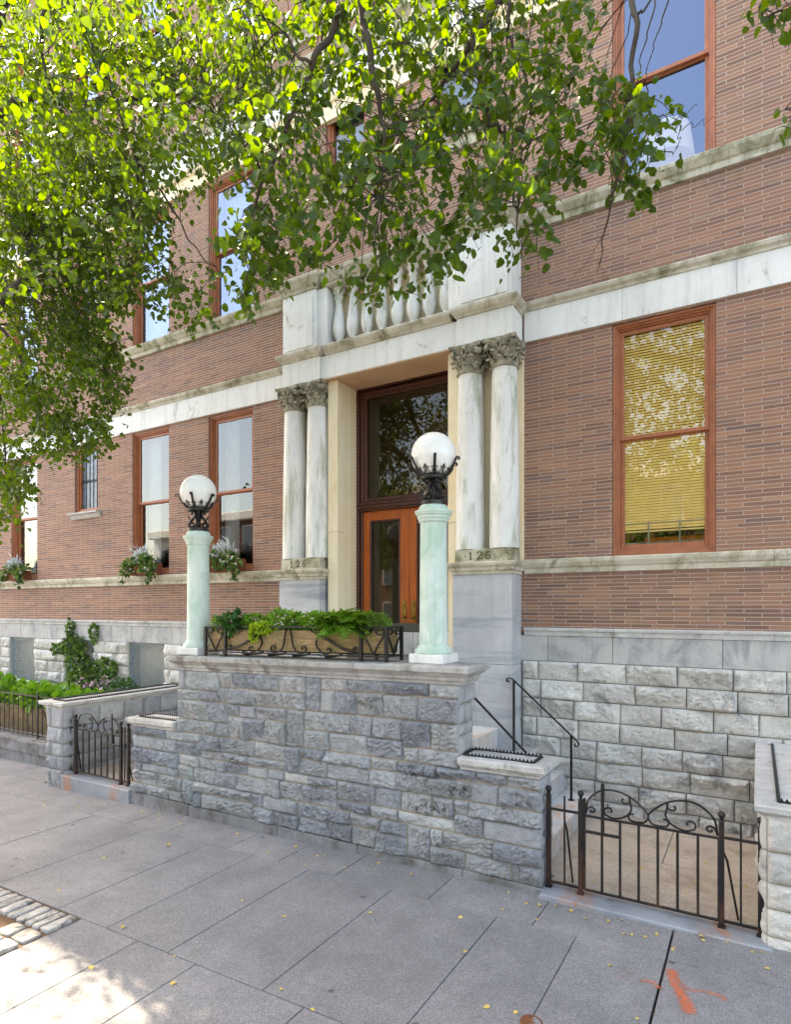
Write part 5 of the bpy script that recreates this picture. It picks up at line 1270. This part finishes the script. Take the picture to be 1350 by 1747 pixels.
t.l.new(fac, ms.inputs[0]); t.l.new(tr.outputs[0], ms.inputs[1]); t.l.new(t.b.outputs[0], ms.inputs[2]); t.l.new(ms.outputs[0], t.out.inputs['Surface'])
strokes = [([(-.56, 5.04), (-.52, 4.9), (-.46, 4.74), (-.41, 4.62), (-.375, 4.50)], [.045, .05, .05, .055, .05], 1), ([(-.74, 4.74), (-.68, 4.78), (-.62, 4.75), (-.57, 4.71)], [.02, .03, .035, .02], .8), ([(-.44, 4.79), (-.36, 4.82), (-.28, 4.84), (-.22, 4.83), (-.16, 4.79)], [.03, .02, .022, .03, .03], .85), ([(-.86, 4.68), (-.84, 4.76), (-.8, 4.81), (-.74, 4.82)], [.03, .03, .025, .02], .5), ([(-.5, 4.9), (-.45, 4.84), (-.4, 4.8)], [.03, .03, .02], .7)]
V = []; F = []; C_ = []
for pts, ws, cv in strokes:
    sp = smooth2([(p[0], p[1], w) for p, w in zip(pts, ws)], 6); n = len(sp); o0 = len(V)
    for i, (x, y_, w) in enumerate(sp):
        a = sp[max(0, i - 1)]; b = sp[min(n - 1, i + 1)]; d = Vector((b[0] - a[0], b[1] - a[1])).normalized(); nn = Vector((-d.y, d.x))
        for k in range(7):
            q = (k / 6 - .5) * 2; V.append((x + nn.x * q * w * 1.3, y_ + nn.y * q * w * 1.3, groundz(x + nn.x * q * w * 1.3) + .0045)); C_.append(cv * (1 - q * q) ** .7 * (min(1, i / 2, (n - 1 - i) / 2) * .7 + .3))
    F += [(o0 + i * 7 + k, o0 + i * 7 + k + 1, o0 + i * 7 + k + 8, o0 + i * 7 + k + 7) for i in range(n - 1) for k in range(6)]
me = bpy.data.meshes.new('spray_paint_mark'); me.from_pydata(V, [], F); at_ = me.attributes.new('cov', 'FLOAT', 'POINT'); at_.data.foreach_set('value', C_); me.materials.append(t.m)
o = bpy.data.objects.new('spray_paint_mark', me); COL.objects.link(o); tag(o, 'orange cross-shaped spray paint mark on the sidewalk near the right gate', 'paint mark')

# fallen leaves: each one an object
fl = []
for k in range(3):
    P = np.zeros((1, 3)); 
    me_o = leaves_mesh(P, np.array([[1., 0, .05]]), np.array([[.1 * k, .1, 1.]]), np.array([.055]), 'fallen_leaf', M['yleaf'], None, (.36, .4, .22), (.25, .45, .1)[k])
    fl.append(me_o)
spots = []
rl = random.Random(21)
for _ in range(26): x = rl.uniform(-8.5, .05); spots.append((x, rl.uniform(5.45, 5.66) if x < -1.8 else rl.uniform(5.5, 5.64)))
for _ in range(10): spots.append((rl.uniform(-1.7, .1), rl.uniform(5.2, 5.62)))
for _ in range(34): spots.append((rl.uniform(-6.5, .1), rl.uniform(2.6, 5.4)))
for _ in range(8): spots.append((rl.uniform(-9.3, -7), rl.uniform(3.6, 5.3)))
for i, (x, y_) in enumerate(spots):
    if -6.2 < x < -5.27 and y_ < 3.3: continue
    o = fl[i % 3] if i < 3 else fl[i % 3].copy()
    if i >= 3: COL.objects.link(o)
    o.location = (x, y_, groundz(x) + .008); o.rotation_euler = (rl.uniform(-.15, .15), rl.uniform(-.1, .1), rl.uniform(0, 6.28)); s_ = rl.uniform(.45, .95); o.scale = (s_, s_, s_)
    tag(o, 'small yellow leaf fallen on the grey sidewalk', 'fallen leaf', 'yellow leaves scattered on the sidewalk')
for i in range(9):
    x, y_ = rl.uniform(-1.6, 0), rl.uniform(6.1, 8.0); o = fl[i % 3].copy(); COL.objects.link(o); o.location = (x, y_, .052); o.rotation_euler = (0, 0, rl.uniform(0, 6.28)); s_ = rl.uniform(.6, 1); o.scale = (s_, s_, s_)
    tag(o, 'small yellow leaf fallen on the areaway concrete behind the right gate', 'fallen leaf', 'yellow leaves in the right areaway')

# ================================================================== TREES
CT, ST_ = math.cos(TH), math.sin(TH)
def proj(P):
    d = -P[..., 0] * ST_ + P[..., 1] * CT; r_ = P[..., 0] * CT + P[..., 1] * ST_
    d = np.where(np.abs(d) < 1e-6, 1e-6, d)
    return CXP + FPX * r_ / d, HYP - FPX * (P[..., 2] - CAMZ) / d, d
def at(px, py, d):
    r_ = (px - CXP) / FPX * d; return (r_ * CT - d * ST_, r_ * ST_ + d * CT, CAMZ + (HYP - py) / FPX * d)
def inpoly(x, y, poly):
    c = np.zeros(np.shape(x), bool); n = len(poly); j = n - 1
    for i in range(n):
        xi, yi = poly[i]; xj, yj = poly[j]
        c ^= ((yi > y) != (yj > y)) & (x < (xj - xi) * (y - yi) / ((yj - yi) or 1e-9) + xi); j = i
    return c
# crown outlines (where each crown reaches over the front yard)
NEAR = [(372, -60), (365, 60), (385, 150), (372, 250), (400, 330), (362, 400), (370, 480), (440, 545), (470, 520), (500, 455), (560, 480), (612, 525), (650, 500), (700, 512), (745, 470), (792, 455), (800, 400), (845, 400), (858, 450), (895, 478), (945, 428), (935, 350), (990, 295), (1050, 262), (1062, 340), (1108, 362), (1118, 300), (1100, 230), (1140, 165), (1060, 150), (1012, 90), (1035, 40), (1040, -60)]
MIDL = [(-40, -60), (460, -60), (470, 120), (420, 250), (380, 280), (360, 330), (300, 360), (290, 420), (370, 470), (370, 545), (300, 560), (225, 520), (190, 560), (150, 560), (180, 400), (130, 300), (-40, 300)]
LEFT = [(-40, 200), (250, 230), (290, 300), (250, 400), (225, 470), (190, 540), (215, 600), (232, 650), (200, 700), (205, 752), (125, 785), (60, 780), (60, 850), (40, 900), (-40, 920)]
RGT = [(1262, 30), (1300, -40), (1400, -40), (1400, 90), (1345, 80), (1300, 60)]
RGT2 = [(1318, 180), (1400, 130), (1400, 240), (1320, 215)]
def outline_ok(P, polys, jit=14):
    x, y, d = proj(P); x = x + rg.normal(0, jit, x.shape); y = y + rg.normal(0, jit, y.shape)
    vis = (d > .2) & (x > -15) & (x < 1365) & (y > -15) & (y < 1762)
    ok = np.zeros(x.shape, bool)
    for p in polys: ok |= inpoly(x, y, p)
    return (~vis) | ok
def grow(name, label, trunkpts, radii, limbs, sprays, polys, leafsize, mat, group, seed, wood_keep=True):
    r = random.Random(seed); T = thing(name, label, 'tree', group)
    tb = MB(); sp_ = smooth2([tuple(p) + (q,) for p, q in zip(trunkpts, radii)], 5); tb.tube([q[:3] for q in sp_], [q[3] for q in sp_], 14)
    # root flare
    tb.build('trunk', M['bark'], T, smooth=True)
    br = MB(); nodes = []
    for pts, r0, r1 in limbs:
        q = smooth2(pts, 7); k = len(q); pp = []
        for i, p in enumerate(q):
            w = .02 * math.sin(i * 1.3 + r0 * 99); pp.append((p[0] + w, p[1] - w, p[2] + w * .6))
        br.tube(pp, [r0 + (r1 - r0) * (i / (k - 1)) for i in range(k)], 7); nodes += pp
    nd = np.array(nodes)
    P = []; D_ = []; N_ = []; S_ = []
    tw_ = MB()
    for (c, L, dirv, nl) in sprays:
        c = np.array(c); j = np.argmin(((nd - c) ** 2).sum(1)); q = nd[j]; dist = np.linalg.norm(q - c)
        dv = Vector(dirv).normalized(); p = Vector(c); pts = [p.copy()]; K = 5
        for k in range(K):
            dv = (dv + Vector((r.uniform(-.25, .25), r.uniform(-.25, .25), r.uniform(-.35, .05)))).normalized(); p = p + dv * (L / K); pts.append(p.copy())
        if dist < 1.0 and r.random() < .6:
            m_ = [(q[0] + (c[0] - q[0]) * t_ + r.uniform(-.04, .04), q[1] + (c[1] - q[1]) * t_ + r.uniform(-.04, .04), q[2] + (c[2] - q[2]) * t_ + .12 * dist * math.sin(t_ * 3.14)) for t_ in (.33, .66)]
            allp = [tuple(q)] + m_ + [tuple(a_) for a_ in pts]
            n_ = len(allp); arr = np.array(allp)
            if outline_ok(arr, polys, 0).mean() > .7: tw_.tube(allp, [.0045 * (1 - i / n_) + .0014 for i in range(n_)], 3)
        for k in range(nl):
            t_ = (k + r.random()) / nl * K; i_ = min(K - 1, int(t_)); b_ = pts[i_].lerp(pts[i_ + 1], t_ - i_)
            P.append((b_.x + r.gauss(0, .045), b_.y + r.gauss(0, .045), b_.z + r.gauss(0, .035)))
            D_.append((r.gauss(0, .6) + dv.x * .3, r.gauss(0, .6) + dv.y * .3, -.75 + r.gauss(0, .35))); N_.append((r.gauss(0, .6), r.gauss(0, .6) - .25, .55 + r.gauss(0, .4))); S_.append(leafsize * r.choice((.5, .7, .85, 1.0, 1.1, 1.25)) * r.uniform(.85, 1.15))
    P = np.array(P); keep = outline_ok(P, polys, 12)
    # nothing may float in front of the lens
    keep &= np.linalg.norm(P - np.array([0, 0, CAMZ]), axis=1) > 2.2
    leaves_mesh(P[keep], np.array(D_)[keep], np.array(N_)[keep], np.array(S_)[keep], 'crown', mat, T)
    br.build('branch', M['bark'], T, smooth=True, fix=False); tw_.build('twigs', M['bark'], T, fix=False)
    print(name, 'leaves', keep.sum())
    return T
def sample_poly(poly, n, dfun, r, clump=None):
    xs = [p[0] for p in poly]; ys = [p[1] for p in poly]; out = []
    while len(out) < n:
        x, y_ = r.uniform(min(xs), max(xs)), r.uniform(min(ys), max(ys))
        if not inpoly(np.array(x), np.array(y_), poly): continue
        if clump is not None and r.random() > clump(x, y_): continue
        out.append(at(x, y_, dfun(x, y_, r)))
    return out
def spray_list(pts, L, nl, r, down=-.5):
    return [(p, L * r.uniform(.6, 1.2), (r.gauss(0, 1), r.gauss(0, 1), down + r.gauss(0, .4)), nl) for p in pts]
r1 = random.Random(4)
# street tree whose limbs hang over the entrance (trunk to the right of the photograph's frame)
Lm = [([(2.0, 1.9, 5.2), (1.0, 2.3, 7.0), at(905, -60, 5.6), at(850, 0, 5.5), at(807, 72, 5.4)], .055, .03),
      ([at(807, 72, 5.4), at(812, 120, 5.3), at(831, 200, 5.2), at(859, 222, 5.2), at(930, 235, 5.3), at(1000, 225, 5.4)], .024, .007),
      ([at(859, 222, 5.2), at(872, 290, 5.2), at(880, 360, 5.2), at(890, 440, 5.2)], .014, .004),
      ([at(807, 72, 5.4), at(741, 163, 5.6), at(690, 220, 5.7), at(640, 330, 5.7)], .022, .006),
      ([(2.0, 1.9, 5.0), (.4, 2.6, 7.2), at(600, -80, 5.0), at(615, 0, 4.9), at(637, 130, 4.8), at(655, 226, 4.8), at(650, 330, 4.8)], .06, .006),
      ([(1.2, 2.2, 6.2), (-.5, 3.0, 7.6), at(560, -60, 5.0), at(580, 20, 4.9), at(530, 115, 4.8), at(500, 196, 4.8), at(441, 330, 4.9), at(420, 420, 5.0)], .05, .006),
      ([at(530, 115, 4.8), at(470, 50, 5.0), at(410, 20, 5.2)], .014, .005),
      ([(2.0, 1.9, 5.2), (1.4, 2.7, 7.0), at(1100, -80, 5.4), at(1087, 30, 5.3), at(1075, 160, 5.2), at(1064, 260, 5.2), at(1035, 380, 5.2), at(1022, 460, 5.2)], .04, .003),
      ([at(1087, 30, 5.3), at(1120, -10, 5.3), at(1150, -60, 5.3)], .01, .006),
      ([at(1150, -60, 5.3), at(1135, 20, 5.3), at(1115, 80, 5.3), at(1098, 150, 5.3)], .008, .003),
      ([at(1130, -60, 5.2), at(1110, 40, 5.2), at(1092, 110, 5.2), at(1085, 200, 5.2)], .008, .003),
      ([at(1070, 175, 5.2), at(1110, 195, 5.2), at(1150, 210, 5.2), at(1160, 218, 5.2), at(1190, 212, 5.2), at(1215, 205, 5.2)], .006, .002),
      ([at(1150, 210, 5.2), at(1190, 180, 5.2)], .004, .002), ([at(1160, 218, 5.2), at(1158, 245, 5.2), at(1150, 262, 5.2)], .004, .002),
      ([at(1030, 400, 5.2), at(1000, 450, 5.2), at(970, 480, 5.2)], .003, .001), ([at(1024, 430, 5.2), at(1030, 470, 5.2), at(1040, 480, 5.2)], .003, .001),
      ([at(868, -20, 5.5), at(868, 30, 5.4), at(870, 70, 5.4), at(900, 150, 5.3), at(915, 190, 5.3), at(980, 130, 5.4)], .018, .005),
      ([at(1000, 225, 5.4), at(1040, 170, 5.4), at(1070, 150, 5.4), at(1100, 140, 5.4)], .008, .004),
      ([(2.0, 1.9, 5.2), (1.9, 3.0, 6.6), at(1420, -60, 4.8), at(1345, 20, 4.8), at(1290, 20, 4.8)], .03, .005), ([at(1420, 100, 4.8), at(1345, 180, 4.8)], .01, .004),
      ([(2.0, 1.9, 5.2), (2.3, .5, 7.5), (2.0, -1.0, 9.2)], .07, .02), ([(2.0, 1.9, 5.4), (4.0, 2.2, 7.6), (6.0, 2.4, 8.5)], .08, .02), ([(2.0, 1.9, 5.2), (.5, 1.8, 8.0), (-1.0, 2.0, 9.6)], .07, .02)]
dn = lambda x, y_, r: 5.1 + r.uniform(-.9, 1.3) + (.5 if y_ < 150 else 0)
def cl_near(x, y_): return .55 + .45 * math.sin(x * .043 + 1.3 * math.sin(y_ * .03)) * math.sin(y_ * .051 + x * .01)
sp = spray_list(sample_poly(NEAR, 640, dn, r1, lambda x, y_: max(.1, cl_near(x, y_) - .06) * (1.0 if y_ < 330 or x < 500 else .75)), .42, 12, r1)
sp += spray_list([at(1087 + r1.gauss(0, 16), 300 + r1.gauss(0, 26), 5.2) for _ in range(8)], .25, 9, r1)
sp += spray_list([at(*q, 5.2) for q in ((1090, 135), (1080, 150), (1105, 190), (1050, 170), (1120, 255), (1150, 255), (1070, 260), (1030, 150))], .18, 7, r1)
sp += spray_list(sample_poly(RGT, 14, lambda x, y_, r: 4.8 + r.uniform(-.2, .2), r1), .28, 9, r1) + spray_list(sample_poly(RGT2, 7, lambda x, y_, r: 4.8, r1), .25, 8, r1)
# the rest of the crown above and behind the camera
for _ in range(520):
    a = r1.uniform(0, 6.28); rr_ = r1.uniform(.3, 1) ** .5; p = (1.6 + 4.6 * rr_ * math.cos(a), 1.4 + 3.6 * rr_ * math.sin(a), 8.2 + r1.uniform(-1.4, 1.9) * (1.1 - rr_ * .5))
    sp.append((p, .5, (r1.gauss(0, 1), r1.gauss(0, 1), -.2), 13))
grow('linden_tree', 'street tree with broad heart-shaped leaves on dark branches hanging over the entrance', [(2.05, 1.8, -.1), (2.03, 1.85, 1.5), (2.0, 1.88, 3.4), (2.0, 1.9, 5.4)], [.2, .15, .14, .11], Lm, sp, [NEAR, RGT, RGT2, [(1040, 100), (1170, 100), (1170, 280), (1040, 370)]], .077, M['leaf'], None, 5)
# the tree in the cobbled pit at the left
r2_ = random.Random(14)
L2 = [([(-6.45, 2.3, 3.4), (-6.9, 2.9, 5.2), at(-60, 200, 7.2), at(0, 190, 7.2), at(60, 166, 7.2), at(140, 172, 7.1), at(215, 174, 7.0), at(300, 165, 6.8)], .085, .014),
      ([(-6.4, 2.3, 4.6), (-6.2, 2.8, 7.6), at(60, -90, 7.0), at(115, 0, 7.0), at(160, 90, 6.9), at(190, 150, 6.9), at(215, 220, 6.9), at(235, 280, 6.8), at(230, 330, 6.8), at(240, 400, 6.8), at(270, 450, 6.8)], .06, .008),
      ([(-6.4, 2.4, 5.4), at(40, -80, 6.6), at(72, 0, 6.6), at(70, 80, 6.6), at(85, 150, 6.6)], .04, .01),
      ([at(235, 280, 6.8), at(290, 350, 6.8), at(330, 420, 6.8), at(375, 465, 6.8)], .014, .004),
      ([at(300, 165, 6.8), at(350, 180, 6.6), at(400, 240, 6.5), at(450, 300, 6.5)], .012, .004),
      ([(-6.45, 2.4, 5.0), (-8.0, 4.2, 6.8), at(60, 380, 9.0), at(110, 480, 9.0), at(150, 580, 9.0), at(190, 650, 9.0)], .06, .01),
      ([(-8.0, 4.2, 6.8), at(-40, 500, 9.2), at(30, 600, 9.2), at(60, 700, 9.2), at(130, 760, 9.2)], .04, .008),
      ([at(-40, 500, 9.2), at(0, 680, 9.4), at(10, 800, 9.4), at(20, 880, 9.4)], .02, .006),
      ([(-6.45, 2.3, 4.8), (-8.6, 2.4, 7.0), (-10.5, 2.8, 8.5)], .09, .03), ([(-6.4, 2.3, 4.8), (-5.6, .9, 7.2), (-5.0, -.4, 8.8)], .08, .02), ([(-6.4, 2.3, 5.2), (-6.6, 2.2, 8.0), (-7.2, 2.4, 10.5)], .09, .02), ([(-6.4, 2.3, 5.0), (-7.8, .8, 7.4), (-9.2, -.2, 8.4)], .07, .02)]
sp = spray_list(sample_poly(MIDL, 780, lambda x, y_, r: 7.2 + r.uniform(-1.2, 2.2), r2_, lambda x, y_: (1.0 if y_ < 200 else .33) * max(.2, .6 + .4 * math.sin(x * .035) * math.sin(y_ * .045 + x * .02))), .5, 11, r2_)
sp += spray_list(sample_poly(LEFT, 1550, lambda x, y_, r: 9.0 + r.uniform(-1.3, 1.2), r2_, lambda x, y_: max(.12, .55 + .45 * math.sin(x * .05) * math.sin(y_ * .04 + x * .02))), .5, 12, r2_)
for _ in range(1500):
    a = r2_.uniform(0, 6.28); rr_ = r2_.uniform(.15, 1) ** .5; hz = r2_.uniform(-1, 1)
    p = (-7.4 + 4.4 * rr_ * math.cos(a), 2.4 + 3.7 * rr_ * math.sin(a), 7.9 + 2.9 * hz * (1.15 - rr_ * .6))
    sp.append((p, .55, (r2_.gauss(0, 1), r2_.gauss(0, 1), -.2), 12))
SUNHOLE = [(-4.6, 2.6, .8, .42), (-5.3, 2.45, .5, .3), (-3.6, 2.9, .45, .3)]
sp = [q for q in sp if not (any(((q[0][0] + q[0][2] * .8 - hx_) / (rx_ * 1.5)) ** 2 + ((q[0][1] - q[0][2] * .264 - hy_) / (ry_ * 1.5)) ** 2 < 1 for hx_, hy_, rx_, ry_ in SUNHOLE) and r2_.random() < .55)]
grow('pit_tree', 'dense street tree with small leaves filling the upper left, rooted in the cobbled pit', [(-6.45, 2.4, -.15), (-6.46, 2.38, .25), (-6.45, 2.35, 1.5), (-6.45, 2.3, 3.2), (-6.4, 2.3, 5.6)], [.27, .19, .17, .15, .11], L2, sp, [MIDL, LEFT], .068, M['leaf_far'], None, 6)

# ------------------------------------------------------------------ across the street (seen in the panes)
def town_house(x0, x1, h, mat, lab):
    T = thing('town_house', lab, 'building', 'houses across the street')
    w = MB(); w.box(x0 + .02, x1 - .02, -30, -20, -1, h, .02); w.build('wall', mat, T)
    c = MB(); c.box(x0, x1, -19.99, -19.4, h - .5, h + .2, .05); c.build('cornice', M['white'], T)
    n = 3; fl_ = int(h / 3.3); w0 = None
    for j in range(fl_):
        for i in range(n):
            x = x0 + (i + .5) * (x1 - x0) / n; z = 1.2 + j * 3.2
            if w0 is None:
                q = MB(); q.box(-.6, .6, -19.995, -19.9, 0, 2.0); q.build('x', M['white'], T).name = 'window'; w0 = T.children[-1]
                for ch in T.children:
                    if ch.name.startswith('window'): w0 = ch
                w0.location = (x, 0, z); q = MB(); q.box(-.5, .5, -19.9, -19.88, .1, 1.9); g0 = q.build('pane', M['lead'], w0)
            else:
                o = w0.copy(); COL.objects.link(o); o.location = (x, 0, z); gg = g0.copy(); COL.objects.link(gg); gg.parent = o
for i, (x0, h, mt, lb) in enumerate(((-48, 9.5, 'white', 'white town house across the street'), (-40, 10.5, 'brown_far', 'brownstone house across the street, far left'), (-32, 10, 'marble', 'pale stone house across the street'), (-24, 11, 'brown_far', 'brownstone house across the street, centre left'), (-16, 10, 'rock_light', 'grey stone house across the street'), (-8, 10.5, 'brown_far', 'brownstone house across the street, centre right'), (0, 9.5, 'marble', 'cream stone house across the street'))):
    town_house(x0, x0 + 8, h, M[mt], lb)
for i, (x, y_, lb) in enumerate(((-17.5, -9.5, 'round-crowned street tree across the street, left'), (-10.2, -9.8, 'round-crowned street tree across the street, middle'), (-3.2, -9.4, 'round-crowned street tree across the street, right'))):
    rr3 = random.Random(50 + i); sp = []
    for _ in range(420):
        q = [rr3.gauss(0, 1) for _ in range(3)]; l = math.sqrt(sum(a * a for a in q)); k = rr3.uniform(.3, 1) ** .5
        sp.append(((x + 2.9 * k * q[0] / l, y_ + 2.6 * k * q[1] / l, 7.2 + 2.9 * k * q[2] / l), .7, (rr3.gauss(0, 1), rr3.gauss(0, 1), -.2), 10))
    lim = [([(x, y_, 3.2), (x + dx * .5, y_ + dy * .5, 5.5), (x + dx, y_ + dy, 7.5 + rr3.random())], .09, .02) for dx, dy in ((1.6, .3), (-1.6, .5), (.3, 1.5), (-.2, -1.5), (.1, .1))]
    grow('street_tree', lb, [(x, y_, -.3), (x, y_, 1.5), (x + .05, y_, 4.2)], [.24, .18, .12], lim, sp, [], .16, M['leaf_far'], 'trees across the street', 60 + i)
bpy.context.view_layer.update()
